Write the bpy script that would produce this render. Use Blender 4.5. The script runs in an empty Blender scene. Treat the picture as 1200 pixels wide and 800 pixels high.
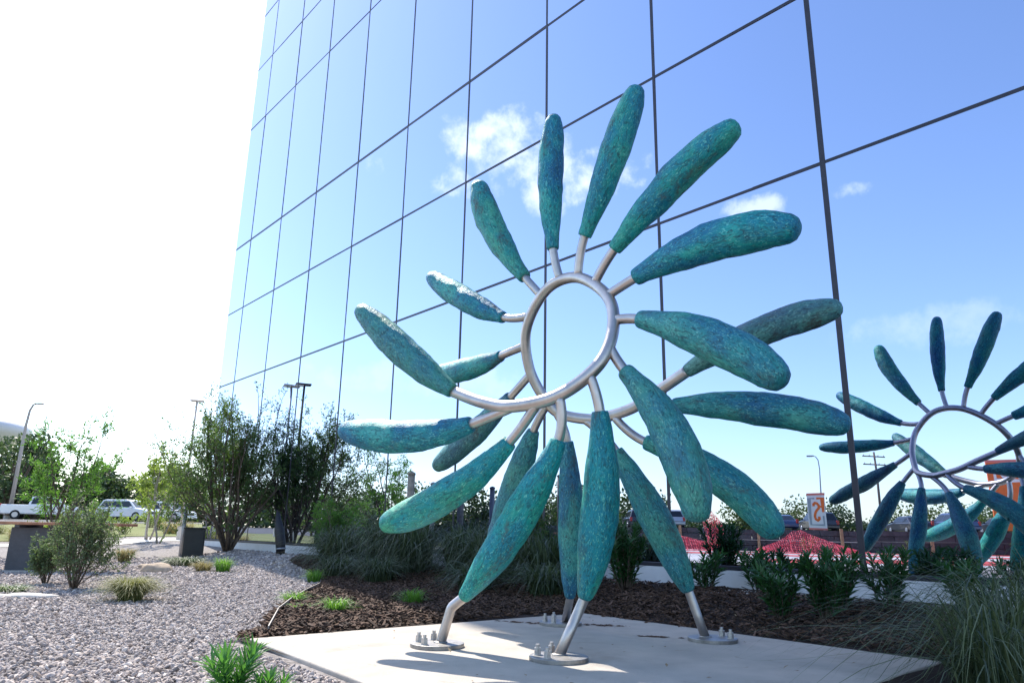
import bpy, math, random
from mathutils import Vector, Matrix, noise
R = math.radians
scene = bpy.context.scene
col = scene.collection

# ------------------------------------------------------------------ camera
WN = Vector((0.7565387, 0.65394893, 0.0))      # facade normal, pointing into the building
WD = Vector((-0.65394893, 0.7565387, 0.0))     # along the facade, towards its far corner
DW = 8.61                                      # distance of the facade plane from the camera
cam = bpy.data.objects.new('camera', bpy.data.cameras.new('camera'))
col.objects.link(cam)
ax_r = Vector((0.99982563, -0.00477018, 0.0180544)); ax_u = Vector((-0.01867394, -0.25540122, 0.9666548)); ax_f = Vector((0, 0.96682339, 0.25544576))
m = Matrix.Identity(4)
for i in range(3):
    m[i][0] = ax_r[i]; m[i][1] = ax_u[i]; m[i][2] = -ax_f[i]
m[2][3] = 0.8
cam.matrix_world = m
cam.data.sensor_width = 36.0
cam.data.lens = 849 / 1200 * 36
cam.data.clip_start = 0.05
cam.data.clip_end = 3000
scene.camera = cam

# ------------------------------------------------------------------ light
SUN_AZ, SUN_EL = -28.6, 50.0
EXPOSURE = 1.25
SKY_STRENGTH = 0.15
world = bpy.data.worlds.new('World'); scene.world = world; world.use_nodes = True
nt = world.node_tree; nt.nodes.clear()
def N(nt, t, **kw):
    n = nt.nodes.new(t)
    for k, v in kw.items():
        if k.startswith('i_'):
            key = k[2:]
            n.inputs[int(key) if key.isdigit() else key].default_value = v
        else: setattr(n, k, v)
    return n
def L(nt, a, b): nt.links.new(a, b)
sky = N(nt, 'ShaderNodeTexSky', sky_type='NISHITA', sun_disc=False, sun_elevation=R(SUN_EL), sun_rotation=R(SUN_AZ), altitude=20, air_density=1.0, dust_density=0.7, ozone_density=2.2)
tc = N(nt, 'ShaderNodeTexCoord')
def math_node(nt, op, a, b=None, clamp=False):
    n = N(nt, 'ShaderNodeMath', operation=op, use_clamp=clamp)
    for i, v in enumerate((a, b)):
        if v is None: continue
        if isinstance(v, (int, float)): n.inputs[i].default_value = v
        else: L(nt, v, n.inputs[i])
    return n.outputs[0]
def dot(nt, a, vec):
    n = N(nt, 'ShaderNodeVectorMath', operation='DOT_PRODUCT'); L(nt, a, n.inputs[0]); n.inputs[1].default_value = vec
    return n.outputs['Value']
gen = tc.outputs['Generated']
nz = N(nt, 'ShaderNodeTexNoise', i_Scale=9.0, i_Detail=9.0, i_Roughness=0.58); L(nt, gen, nz.inputs['Vector'])
nzf = N(nt, 'ShaderNodeTexNoise', i_Scale=26.0, i_Detail=6.0, i_Roughness=0.6); L(nt, gen, nzf.inputs['Vector'])
total = None
clouds = [((-0.8648, 0.1483, 0.4797), 0.155, 0.062, 1.0), ((-0.875, 0.075, 0.452), 0.10, 0.045, 0.95), ((-0.8909, -0.1879, 0.4134), 0.05, 0.020, .75), ((-0.861, -0.2964, 0.4133), 0.045, 0.014, .6),
          ((-0.8961, -0.3698, 0.2456), 0.10, 0.03, .25), ((-0.9334, -0.2287, 0.2763), 0.07, 0.02, .3), ((-0.62, -0.72, 0.30), 0.2, 0.05, .5),
          ((-0.93, 0.25, 0.20), 0.2, 0.03, .3), ((-0.3, -0.8, 0.5), 0.25, 0.09, .9), ((0.4, -0.85, 0.35), 0.3, 0.08, .9), ((0.9, -0.2, 0.3), 0.3, 0.07, .8)]
for c, a, b, amp in clouds:
    c = Vector(c).normalized(); e1 = Vector((0, 0, 1)).cross(c).normalized(); e2 = c.cross(e1)
    w = dot(nt, gen, c)
    wp = math_node(nt, 'MAXIMUM', w, 0.05)
    uu = math_node(nt, 'DIVIDE', math_node(nt, 'DIVIDE', dot(nt, gen, e1), wp), a)
    vv = math_node(nt, 'DIVIDE', math_node(nt, 'DIVIDE', dot(nt, gen, e2), wp), b)
    d2 = math_node(nt, 'ADD', math_node(nt, 'MULTIPLY', uu, uu), math_node(nt, 'MULTIPLY', vv, vv))
    s = math_node(nt, 'SUBTRACT', 1.0, d2)
    s = math_node(nt, 'MAXIMUM', s, -2.0)
    nn = math_node(nt, 'MULTIPLY', math_node(nt, 'SUBTRACT', nz.outputs[0], 0.52), 5.5)
    nf = math_node(nt, 'MULTIPLY', math_node(nt, 'SUBTRACT', nzf.outputs[0], 0.5), 2.0)
    s = math_node(nt, 'ADD', math_node(nt, 'ADD', s, nn), nf)
    mr = N(nt, 'ShaderNodeMapRange', interpolation_type='SMOOTHSTEP'); mr.inputs['From Min'].default_value = 0.1; mr.inputs['From Max'].default_value = 1.3; mr.inputs['To Max'].default_value = amp
    L(nt, s, mr.inputs['Value'])
    total = mr.outputs[0] if total is None else math_node(nt, 'MAXIMUM', total, mr.outputs[0])
mix = N(nt, 'ShaderNodeMix', data_type='RGBA'); L(nt, total, mix.inputs['Factor']); L(nt, sky.outputs[0], mix.inputs['A']); mix.inputs['B'].default_value = (5.6, 5.8, 6.2, 1)
bg = N(nt, 'ShaderNodeBackground', i_Strength=SKY_STRENGTH); L(nt, mix.outputs['Result'], bg.inputs['Color'])
out = N(nt, 'ShaderNodeOutputWorld'); L(nt, bg.outputs[0], out.inputs['Surface'])
sun = bpy.data.objects.new('sun', bpy.data.lights.new('sun', 'SUN')); col.objects.link(sun)
sun.data.energy = 3.6; sun.data.angle = R(0.53); sun.data.color = (1.0, 0.93, 0.82)
sd = Vector((math.sin(R(SUN_AZ)) * math.cos(R(SUN_EL)), math.cos(R(SUN_AZ)) * math.cos(R(SUN_EL)), math.sin(R(SUN_EL))))
sun.rotation_euler = sd.to_track_quat('Z', 'Y').to_euler()
sun.location = sd * 60
scene.view_settings.view_transform = 'Standard'; scene.view_settings.look = 'None'
scene.view_settings.exposure = EXPOSURE; scene.view_settings.gamma = 1.0; scene.view_settings.use_curve_mapping = False

# ------------------------------------------------------------------ helpers
class MB:
    def __init__(s): s.v = []; s.f = []
    def add(s, vs, fs):
        o = len(s.v); s.v += [tuple(p) for p in vs]; s.f += [tuple(i + o for i in q) for q in fs]
    def box(s, c, size, X=Vector((1, 0, 0)), Y=Vector((0, 1, 0)), Z=Vector((0, 0, 1))):
        c = Vector(c); hx, hy, hz = size[0] / 2, size[1] / 2, size[2] / 2
        vs = [c + X * (a * hx) + Y * (b * hy) + Z * (d * hz) for d in (-1, 1) for b in (-1, 1) for a in (-1, 1)]
        s.add(vs, [(0, 2, 3, 1), (4, 5, 7, 6), (0, 1, 5, 4), (2, 6, 7, 3), (0, 4, 6, 2), (1, 3, 7, 5)])
    def tube(s, pts, rad, seg=10, cap=True, warp=None):
        pts = [Vector(p) for p in pts]; n = len(pts)
        if not hasattr(rad, '__len__'): rad = [rad] * n
        T = [(pts[min(i + 1, n - 1)] - pts[max(i - 1, 0)]).normalized() for i in range(n)]
        ref = Vector((0, 0, 1)) if abs(T[0].z) < 0.9 else Vector((1, 0, 0))
        A = T[0].cross(ref).normalized(); vs = []
        for i in range(n):
            A = (A - T[i] * A.dot(T[i])).normalized(); B = T[i].cross(A)
            for k in range(seg):
                an = 2 * math.pi * k / seg
                p = A * math.cos(an) + B * math.sin(an)
                q = pts[i] + p * rad[i]
                if warp: q = warp(q, p, i, an)
                vs.append(q)
        fs = [(i * seg + k, i * seg + (k + 1) % seg, (i + 1) * seg + (k + 1) % seg, (i + 1) * seg + k) for i in range(n - 1) for k in range(seg)]
        if cap: fs += [tuple(range(seg - 1, -1, -1)), tuple((n - 1) * seg + k for k in range(seg))]
        s.add(vs, fs)
    def prism(s, poly, z0, z1):
        n = len(poly)
        s.add([(p[0], p[1], z0) for p in poly] + [(p[0], p[1], z1) for p in poly],
              [tuple(range(n - 1, -1, -1)), tuple(range(n, 2 * n))] + [(i, (i + 1) % n, n + (i + 1) % n, n + i) for i in range(n)])
    def mesh(s, name, mat=None, smooth=False):
        me = bpy.data.meshes.new(name); me.from_pydata(s.v, [], s.f)
        if mat: me.materials.append(mat)
        if smooth: me.polygons.foreach_set('use_smooth', [True] * len(me.polygons))
        me.update(); return me
    def build(s, name, mat, parent=None, smooth=False, loc=None):
        return obj(name, s.mesh(name, mat, smooth), parent, loc)
def obj(name, me, parent=None, loc=None, rot=None):
    o = bpy.data.objects.new(name, me); col.objects.link(o)
    if parent is not None: o.parent = parent
    if loc is not None: o.location = loc
    if rot is not None: o.rotation_euler = rot
    return o
def tag(o, label, cat, group=None, kind=None):
    if label: o['label'] = label
    if cat: o['category'] = cat
    if group: o['group'] = group
    if kind: o['kind'] = kind
    return o
def thing(name, label, cat, loc=(0, 0, 0), rz=0, group=None):
    return tag(obj(name, None, None, loc, (0, 0, rz)), label, cat, group)
def structure(o): o['kind'] = 'structure'; return o
def bevel(o, w, seg=2):
    b = o.modifiers.new('bevel', 'BEVEL'); b.width = w; b.segments = seg; b.limit_method = 'ANGLE'; b.angle_limit = R(40); return o
def wp(s, n, z=0.0): return WD * s + WN * n + Vector((0, 0, z))
def sstep(a, b, x):
    t = min(1, max(0, (x - a) / (b - a))); return t * t * (3 - 2 * t)
def tz(x, y):
    n = x * WN.x + y * WN.y
    return -0.03 + 0.19 * sstep(5.9, 8.3, n) + 0.98 * sstep(16, 62, y)
def tzp(p): return tz(p[0], p[1])
def catmull(P, n):
    P = [Vector(p) for p in P]; E = [2 * P[0] - P[1]] + P + [2 * P[-1] - P[-2]]; o = []
    for i in range(1, len(E) - 2):
        a, b, c, d = E[i - 1:i + 3]
        for k in range(n):
            t = k / n; o.append(0.5 * (2 * b + (c - a) * t + (2 * a - 5 * b + 4 * c - d) * t * t + (3 * b - a - 3 * c + d) * t ** 3))
    o.append(E[-2]); return o

# ------------------------------------------------------------------ materials
def mat(name, color, rough=0.6, metal=0.0, spec=0.5, var=0.0, vscale=6.0, bump=0.0, bscale=40.0, color2=None, trans=0.0, detail=6.0, coat=0.0, objrand=0.0):
    M = bpy.data.materials.new(name); M.use_nodes = True; t = M.node_tree; b = t.nodes['Principled BSDF']
    b.inputs['Roughness'].default_value = rough; b.inputs['Metallic'].default_value = metal; b.inputs['Specular IOR Level'].default_value = spec
    b.inputs['Coat Weight'].default_value = coat
    c = (*color, 1)
    b.inputs['Base Color'].default_value = c
    geo = N(t, 'ShaderNodeNewGeometry')
    sock = None
    if var or color2:
        n = N(t, 'ShaderNodeTexNoise', i_Scale=vscale, i_Detail=detail, i_Roughness=0.6); L(t, geo.outputs['Position'], n.inputs['Vector'])
        r = N(t, 'ShaderNodeValToRGB'); L(t, n.outputs[0], r.inputs[0])
        c2 = color2 if color2 else tuple(x * (1 - var) for x in color)
        c1 = color if color2 else tuple(min(1, x * (1 + var)) for x in color)
        r.color_ramp.elements[0].position = 0.32; r.color_ramp.elements[1].position = 0.68
        r.color_ramp.elements[0].color = (*c2, 1); r.color_ramp.elements[1].color = (*c1, 1)
        sock = r.outputs[0]
    if objrand:
        oi = N(t, 'ShaderNodeObjectInfo'); h = N(t, 'ShaderNodeHueSaturation')
        v = math_node(t, 'ADD', math_node(t, 'MULTIPLY', oi.outputs['Random'], objrand), 1 - objrand / 2)
        L(t, v, h.inputs['Value'])
        if sock: L(t, sock, h.inputs['Color'])
        else: h.inputs['Color'].default_value = c
        sock = h.outputs[0]
    if sock: L(t, sock, b.inputs['Base Color'])
    if bump:
        n2 = N(t, 'ShaderNodeTexNoise', i_Scale=bscale, i_Detail=8.0, i_Roughness=0.6); L(t, geo.outputs['Position'], n2.inputs['Vector'])
        bp = N(t, 'ShaderNodeBump', i_Strength=bump, i_Distance=0.02); L(t, n2.outputs[0], bp.inputs['Height']); L(t, bp.outputs[0], b.inputs['Normal'])
    return M
def leafmat(name, c1, c2, trans=(0.2, 0.35, 0.05), tw=0.35, rough=0.5, island=True, spec=0.4):
    M = bpy.data.materials.new(name); M.use_nodes = True; t = M.node_tree; b = t.nodes['Principled BSDF']
    geo = N(t, 'ShaderNodeNewGeometry'); r = N(t, 'ShaderNodeValToRGB')
    r.color_ramp.elements[0].color = (*c1, 1); r.color_ramp.elements[1].color = (*c2, 1)
    L(t, geo.outputs['Random Per Island'], r.inputs[0]); L(t, r.outputs[0], b.inputs['Base Color'])
    b.inputs['Roughness'].default_value = rough; b.inputs['Specular IOR Level'].default_value = spec
    tr = N(t, 'ShaderNodeBsdfTranslucent'); mx = N(t, 'ShaderNodeMix', data_type='RGBA', blend_type='MIX', i_Factor=0.6)
    L(t, r.outputs[0], mx.inputs['A']); mx.inputs['B'].default_value = (*trans, 1); L(t, mx.outputs['Result'], tr.inputs['Color'])
    ms = N(t, 'ShaderNodeMixShader', i_Fac=tw); L(t, b.outputs[0], ms.inputs[1]); L(t, tr.outputs[0], ms.inputs[2])
    L(t, ms.outputs[0], t.nodes['Material Output'].inputs['Surface'])
    return M

# weathered copper: blue-green patina with brown-black patches and fine hammered relief
def copper_mat():
    M = bpy.data.materials.new('copper_patina'); M.use_nodes = True; t = M.node_tree; b = t.nodes['Principled BSDF']
    geo = N(t, 'ShaderNodeNewGeometry'); pos = geo.outputs['Position']; oi = N(t, 'ShaderNodeObjectInfo')
    off = N(t, 'ShaderNodeVectorMath', operation='SCALE'); off.inputs[0].default_value = (7, 3, 5); L(t, oi.outputs['Random'], off.inputs['Scale'])
    ad = N(t, 'ShaderNodeVectorMath', operation='ADD'); L(t, pos, ad.inputs[0]); L(t, off.outputs[0], ad.inputs[1]); p = ad.outputs[0]
    def nz(scale, detail=5.0, rough=0.6, dist=0.0):
        n = N(t, 'ShaderNodeTexNoise', i_Scale=scale, i_Detail=detail, i_Roughness=rough, i_Distortion=dist); L(t, p, n.inputs['Vector']); return n.outputs[0]
    def ramp(src, stops):
        r = N(t, 'ShaderNodeValToRGB'); L(t, src, r.inputs[0]); e = r.color_ramp.elements
        e[0].position, e[0].color = stops[0][0], (*stops[0][1], 1); e[1].position, e[1].color = stops[-1][0], (*stops[-1][1], 1)
        for ps, c in stops[1:-1]:
            q = e.new(ps); q.color = (*c, 1)
        return r.outputs[0]
    at = N(t, 'ShaderNodeAttribute', attribute_name='pod_co'); ad2 = N(t, 'ShaderNodeVectorMath', operation='ADD'); L(t, at.outputs['Vector'], ad2.inputs[0]); L(t, off.outputs[0], ad2.inputs[1])
    def st(scale, stretch, detail=6.0, rough=0.65, dist=0.0):      # noise drawn out along the pod
        mp = N(t, 'ShaderNodeMapping'); mp.inputs['Scale'].default_value = (1, 1, stretch); L(t, ad2.outputs[0], mp.inputs['Vector'])
        n = N(t, 'ShaderNodeTexNoise', i_Scale=scale, i_Detail=detail, i_Roughness=rough, i_Distortion=dist); L(t, mp.outputs[0], n.inputs['Vector']); return n.outputs[0]
    base = ramp(st(3.4, 0.6, 5, 0.6, 0.3), [(0.27, (0.024, 0.135, 0.260)), (0.43, (0.027, 0.205, 0.285)), (0.54, (0.035, 0.275, 0.270)), (0.72, (0.10, 0.41, 0.29))])
    fleck = st(44, 0.45, 6, 0.7, 2.2)
    m1 = N(t, 'ShaderNodeMix', data_type='RGBA', blend_type='MIX'); L(t, base, m1.inputs['A']); m1.inputs['B'].default_value = (0.22, 0.58, 0.50, 1)
    L(t, ramp(fleck, [(0.54, (0, 0, 0)), (0.64, (0.9,) * 3)]), m1.inputs['Factor'])
    m2 = N(t, 'ShaderNodeMix', data_type='RGBA', blend_type='MIX'); L(t, m1.outputs['Result'], m2.inputs['A']); m2.inputs['B'].default_value = (0.012, 0.07, 0.09, 1)
    L(t, ramp(st(30, 0.4, 8, 0.72, 2.0), [(0.36, (1.0,) * 3), (0.515, (0, 0, 0))]), m2.inputs['Factor'])
    m3 = N(t, 'ShaderNodeMix', data_type='RGBA', blend_type='MIX'); L(t, m2.outputs['Result'], m3.inputs['A']); m3.inputs['B'].default_value = (0.060, 0.058, 0.055, 1)
    L(t, math_node(t, 'MULTIPLY', ramp(st(6.0, 0.4, 6, 0.65, 0.5), [(0.55, (0, 0, 0)), (0.68, (0.8,) * 3)]), ramp(nz(40, 6, 0.7), [(0.38, (0.15,) * 3), (0.56, (1, 1, 1))])), m3.inputs['Factor'])
    hs = N(t, 'ShaderNodeHueSaturation'); L(t, m3.outputs['Result'], hs.inputs['Color'])
    r2 = math_node(t, 'FRACT', math_node(t, 'MULTIPLY', oi.outputs['Random'], 17.3)); L(t, math_node(t, 'ADD', math_node(t, 'MULTIPLY', oi.outputs['Random'], 0.06), 0.465), hs.inputs['Hue'])
    L(t, math_node(t, 'ADD', math_node(t, 'MULTIPLY', r2, 0.32), 0.86), hs.inputs['Saturation']); L(t, math_node(t, 'ADD', math_node(t, 'MULTIPLY', r2, 0.25), 0.78), hs.inputs['Value'])
    L(t, hs.outputs[0], b.inputs['Base Color'])
    b.inputs['Metallic'].default_value = 0.08; b.inputs['Specular IOR Level'].default_value = 0.45
    L(t, math_node(t, 'ADD', math_node(t, 'MULTIPLY', fleck, 0.3), 0.36), b.inputs['Roughness'])
    hsum = math_node(t, 'ADD', math_node(t, 'MULTIPLY', fleck, 1.0), math_node(t, 'MULTIPLY', nz(15, 3), 1.4))
    bp = N(t, 'ShaderNodeBump', i_Strength=0.55, i_Distance=0.012); L(t, hsum, bp.inputs['Height']); L(t, bp.outputs[0], b.inputs['Normal'])
    return M
M_copper = copper_mat()
M_steel = mat('brushed_steel', (0.50, 0.46, 0.435), 0.38, 1.0, var=0.12, vscale=9, bump=0.12, bscale=160)
M_bolt = mat('zinc_bolt', (0.50, 0.48, 0.46), 0.42, 0.9, var=0.25, vscale=60)
M_plate = mat('steel_plate', (0.27, 0.26, 0.25), 0.45, 0.8, var=0.25, vscale=14, bump=0.15, bscale=120)
M_concrete = mat('concrete', (0.49, 0.44, 0.385), 0.85, 0, 0.3, color2=(0.385, 0.35, 0.31), vscale=2.6, detail=12, bump=0.25, bscale=70)
def stain_concrete(M):
    t = M.node_tree; b = t.nodes['Principled BSDF']; src = b.inputs['Base Color'].links[0].from_socket; geo = N(t, 'ShaderNodeNewGeometry')
    def layer(sock, scale, lo, hi, colr, amt, dist=0.0, feat=None):
        n = N(t, 'ShaderNodeTexNoise', i_Scale=scale, i_Detail=9.0, i_Roughness=0.65, i_Distortion=dist); L(t, geo.outputs['Position'], n.inputs['Vector'])
        mr = N(t, 'ShaderNodeMapRange', interpolation_type='SMOOTHSTEP'); mr.inputs['From Min'].default_value = lo; mr.inputs['From Max'].default_value = hi; mr.inputs['To Max'].default_value = amt; L(t, n.outputs[0], mr.inputs['Value'])
        mx = N(t, 'ShaderNodeMix', data_type='RGBA'); L(t, mr.outputs[0], mx.inputs['Factor']); L(t, sock, mx.inputs['A']); mx.inputs['B'].default_value = (*colr, 1); return mx.outputs['Result']
    k = layer(src, 1.1, .52, .72, (0.30, 0.255, 0.205), .55, 1.0)      # water marks
    k = layer(k, 7.0, .60, .74, (0.24, 0.17, 0.11), .5, .6)            # rusty blotches
    k = layer(k, 55.0, .62, .72, (0.20, 0.18, 0.16), .6)               # pits and grit
    L(t, k, b.inputs['Base Color'])
stain_concrete(M_concrete)
M_stain = mat('dirt_stain', (0.10, 0.085, 0.07), 0.9, 0, 0.2, var=0.4, vscale=30)
M_path = mat('path_concrete', (0.50, 0.47, 0.43), 0.9, 0, 0.2, var=0.12, vscale=1.2, bump=0.15, bscale=30)
M_kerbw = mat('white_plinth', (0.72, 0.71, 0.70), 0.7, 0, 0.3, var=0.06, vscale=3, bump=0.1, bscale=60)
def glass_mat():
    M = bpy.data.materials.new('mirror_glass'); M.use_nodes = True; t = M.node_tree; b = t.nodes['Principled BSDF']
    oi = N(t, 'ShaderNodeObjectInfo'); r = N(t, 'ShaderNodeValToRGB'); L(t, oi.outputs['Random'], r.inputs[0])
    r.color_ramp.elements[0].color = (0.51, 0.565, 0.715, 1); r.color_ramp.elements[1].color = (0.54, 0.595, 0.745, 1)
    L(t, r.outputs[0], b.inputs['Base Color']); b.inputs['Metallic'].default_value = 1.0; b.inputs['Roughness'].default_value = 0.0
    # very slight roller-wave of tempered glass
    geo = N(t, 'ShaderNodeNewGeometry'); n = N(t, 'ShaderNodeTexNoise', i_Scale=0.7, i_Detail=1.0); L(t, geo.outputs['Position'], n.inputs['Vector'])
    bp = N(t, 'ShaderNodeBump', i_Strength=0.09, i_Distance=0.02); L(t, n.outputs[0], bp.inputs['Height']); L(t, bp.outputs[0], b.inputs['Normal'])
    return M
M_glass = glass_mat()
M_mullion = mat('dark_mullion', (0.030, 0.030, 0.042), 0.4, 0.3, var=0.2)
M_core = mat('dark_facade_frame', (0.02, 0.022, 0.03), 0.6)
M_gravelbed = mat('gravel_ground', (0.36, 0.325, 0.31), 0.95, 0, 0.2, color2=(0.10, 0.09, 0.085), vscale=19, detail=10, bump=0.9, bscale=26)
def stone_mat():
    M = bpy.data.materials.new('gravel_stone'); M.use_nodes = True; t = M.node_tree; b = t.nodes['Principled BSDF']
    geo = N(t, 'ShaderNodeNewGeometry'); r = N(t, 'ShaderNodeValToRGB'); L(t, geo.outputs['Random Per Island'], r.inputs[0])
    e = r.color_ramp.elements; e[0].color = (0.20, 0.172, 0.16, 1); e[1].color = (0.66, 0.58, 0.52, 1)
    for p, c in ((0.3, (0.32, 0.28, 0.265)), (0.55, (0.44, 0.385, 0.36)), (0.8, (0.40, 0.325, 0.28))):
        q = e.new(p); q.color = (*c, 1)
    n = N(t, 'ShaderNodeTexNoise', i_Scale=90.0, i_Detail=4.0); L(t, geo.outputs['Position'], n.inputs['Vector'])
    h = N(t, 'ShaderNodeHueSaturation'); L(t, r.outputs[0], h.inputs['Color']); L(t, math_node(t, 'ADD', n.outputs[0], 0.5), h.inputs['Value']); L(t, h.outputs[0], b.inputs['Base Color'])
    b.inputs['Roughness'].default_value = 0.85; b.inputs['Specular IOR Level'].default_value = 0.3
    return M
M_stone = stone_mat()
M_mulchbed = mat('mulch_soil', (0.045, 0.03, 0.024), 0.95, 0, 0.2, color2=(0.018, 0.012, 0.01), vscale=18, detail=8, bump=0.9, bscale=24)
M_litter = leafmat('leaf_litter', (0.14, 0.09, 0.05), (0.36, 0.27, 0.17), tw=0.0, rough=0.85, spec=0.25)
M_chip = leafmat('mulch_chip', (0.022, 0.013, 0.010), (0.135, 0.078, 0.052), tw=0.0, rough=0.85, spec=0.25)
M_boulder = mat('tan_boulder', (0.42, 0.34, 0.26), 0.9, 0, 0.2, var=0.25, vscale=8, bump=0.6, bscale=12)
M_edging = mat('edging_steel', (0.30, 0.28, 0.26), 0.6, 0.3, var=0.2, vscale=20)
M_asphalt = mat('asphalt', (0.075, 0.075, 0.078), 0.9, 0, 0.3, var=0.2, vscale=0.8, bump=0.2, bscale=40)
M_paving = mat('pale_paving', (0.52, 0.49, 0.46), 0.9, 0, 0.2, var=0.15, vscale=0.5)
M_redpave = mat('red_paint', (0.50, 0.075, 0.07), 0.85, 0, 0.2, var=0.2, vscale=0.8)
M_lawn = mat('lawn_ground', (0.13, 0.16, 0.055), 0.95, 0, 0.1, color2=(0.20, 0.19, 0.09), vscale=0.9, detail=10, bump=0.6, bscale=14)
M_bark = mat('bark', (0.11, 0.085, 0.065), 0.9, 0, 0.2, var=0.35, vscale=14, bump=0.6, bscale=40)
M_palebark = mat('pale_bark', (0.26, 0.23, 0.19), 0.9, 0, 0.2, var=0.3, vscale=14, bump=0.5, bscale=40)
M_leaf_dark = leafmat('leaf_myrtle', (0.03, 0.07, 0.022), (0.08, 0.14, 0.04), (0.2, 0.36, 0.05), 0.35)
M_leaf_bright = leafmat('leaf_bright', (0.04, 0.12, 0.02), (0.09, 0.20, 0.035), (0.22, 0.48, 0.05), 0.42)
M_leaf_lime = leafmat('leaf_lime', (0.07, 0.13, 0.025), (0.16, 0.22, 0.04), (0.38, 0.52, 0.07), 0.45)
M_leaf_sage = leafmat('leaf_sage', (0.06, 0.10, 0.05), (0.14, 0.19, 0.09), (0.24, 0.36, 0.1), 0.3)
M_leaf_pod = leafmat('leaf_podocarpus', (0.018, 0.065, 0.022), (0.04, 0.125, 0.035), (0.08, 0.25, 0.05), 0.22, 0.38)
M_leaf_fore = leafmat('leaf_foreground', (0.03, 0.13, 0.035), (0.075, 0.23, 0.05), (0.2, 0.5, 0.06), 0.3, 0.35)
M_leaf_far = leafmat('leaf_far', (0.03, 0.058, 0.024), (0.07, 0.105, 0.04), (0.13, 0.22, 0.05), 0.25)
M_leaf_farl = leafmat('leaf_far_light', (0.07, 0.11, 0.035), (0.13, 0.16, 0.05), (0.22, 0.3, 0.06), 0.3)
M_grass_dark = leafmat('grass_dark', (0.03, 0.06, 0.028), (0.085, 0.125, 0.055), (0.14, 0.24, 0.06), 0.25, 0.5)
M_grass_arch = leafmat('grass_arching', (0.022, 0.045, 0.025), (0.15, 0.18, 0.09), (0.2, 0.3, 0.08), 0.25, 0.5)
M_grass_ftn = leafmat('grass_fountain', (0.012, 0.03, 0.016), (0.10, 0.13, 0.06), (0.16, 0.26, 0.07), 0.22, 0.5)
M_grass_olive = leafmat('grass_olive', (0.075, 0.105, 0.03), (0.26, 0.25, 0.09), (0.36, 0.38, 0.10), 0.3, 0.6)
M_grass_green = leafmat('grass_green', (0.05, 0.15, 0.02), (0.13, 0.30, 0.04), (0.3, 0.6, 0.06), 0.4, 0.5)
M_grass_straw = leafmat('grass_straw', (0.17, 0.15, 0.05), (0.36, 0.29, 0.13), (0.4, 0.36, 0.12), 0.3, 0.7)
M_wood = mat('table_wood', (0.34, 0.16, 0.09), 0.6, 0, 0.4, var=0.35, vscale=7, bump=0.3, bscale=50)
M_greyped = mat('charcoal_pedestal', (0.075, 0.078, 0.09), 0.6, 0, 0.4, var=0.15, vscale=8)
M_black = mat('black_plastic', (0.012, 0.012, 0.014), 0.5)
M_darkbox = mat('dark_green_box', (0.014, 0.017, 0.016), 0.6, var=0.2)
M_galv = mat('galvanised_post', (0.36, 0.37, 0.39), 0.5, 0.6, var=0.15)
M_polegrey = mat('pole_grey', (0.20, 0.20, 0.21), 0.5, 0.5)
M_poletan = mat('pole_tan', (0.42, 0.37, 0.33), 0.6, 0.2)
M_polewood = mat('pole_wood', (0.16, 0.125, 0.10), 0.9, var=0.3, vscale=9)
M_whitepaint = mat('white_car_paint', (0.78, 0.78, 0.78), 0.25, 0, 0.5, coat=0.6)
M_silver = mat('silver_car_paint', (0.42, 0.44, 0.46), 0.3, 0.4, coat=0.6)
M_bluecar = mat('blue_car_paint', (0.06, 0.09, 0.17), 0.3, 0.2, coat=0.6)
M_darkcar = mat('dark_car_paint', (0.03, 0.032, 0.04), 0.3, 0.2, coat=0.6)
M_carglass = mat('car_glass', (0.02, 0.025, 0.03), 0.06, 0, 0.6)
M_tyre = mat('tyre', (0.02, 0.02, 0.02), 0.85)
M_rim = mat('rim', (0.45, 0.45, 0.46), 0.35, 0.8)
M_redlens = mat('red_lens', (0.45, 0.02, 0.02), 0.2)
M_clearlens = mat('clear_lens', (0.7, 0.7, 0.68), 0.12)
M_orange = mat('safety_orange', (0.80, 0.17, 0.035), 0.6, var=0.08)
M_white = mat('white_panel', (0.80, 0.80, 0.80), 0.5)
M_signgrey = mat('sign_grey', (0.33, 0.38, 0.42), 0.5)
M_pink = mat('sign_coral', (0.72, 0.22, 0.18), 0.5)
M_block = mat('retaining_block', (0.055, 0.055, 0.06), 0.85, var=0.25, vscale=3, bump=0.3, bscale=20, objrand=0.5)
M_tank = mat('tank_paint', (0.60, 0.58, 0.62), 0.5, var=0.05, vscale=0.3)
M_billb = mat('billboard_back', (0.06, 0.06, 0.07), 0.6)
M_tanpost = mat('timber_post', (0.33, 0.22, 0.12), 0.8, var=0.2)
def net_mat():
    M = bpy.data.materials.new('red_net'); M.use_nodes = True; t = M.node_tree; b = t.nodes['Principled BSDF']
    b.inputs['Base Color'].default_value = (0.80, 0.09, 0.13, 1); b.inputs['Roughness'].default_value = 0.6
    return M
M_net = net_mat()

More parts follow.
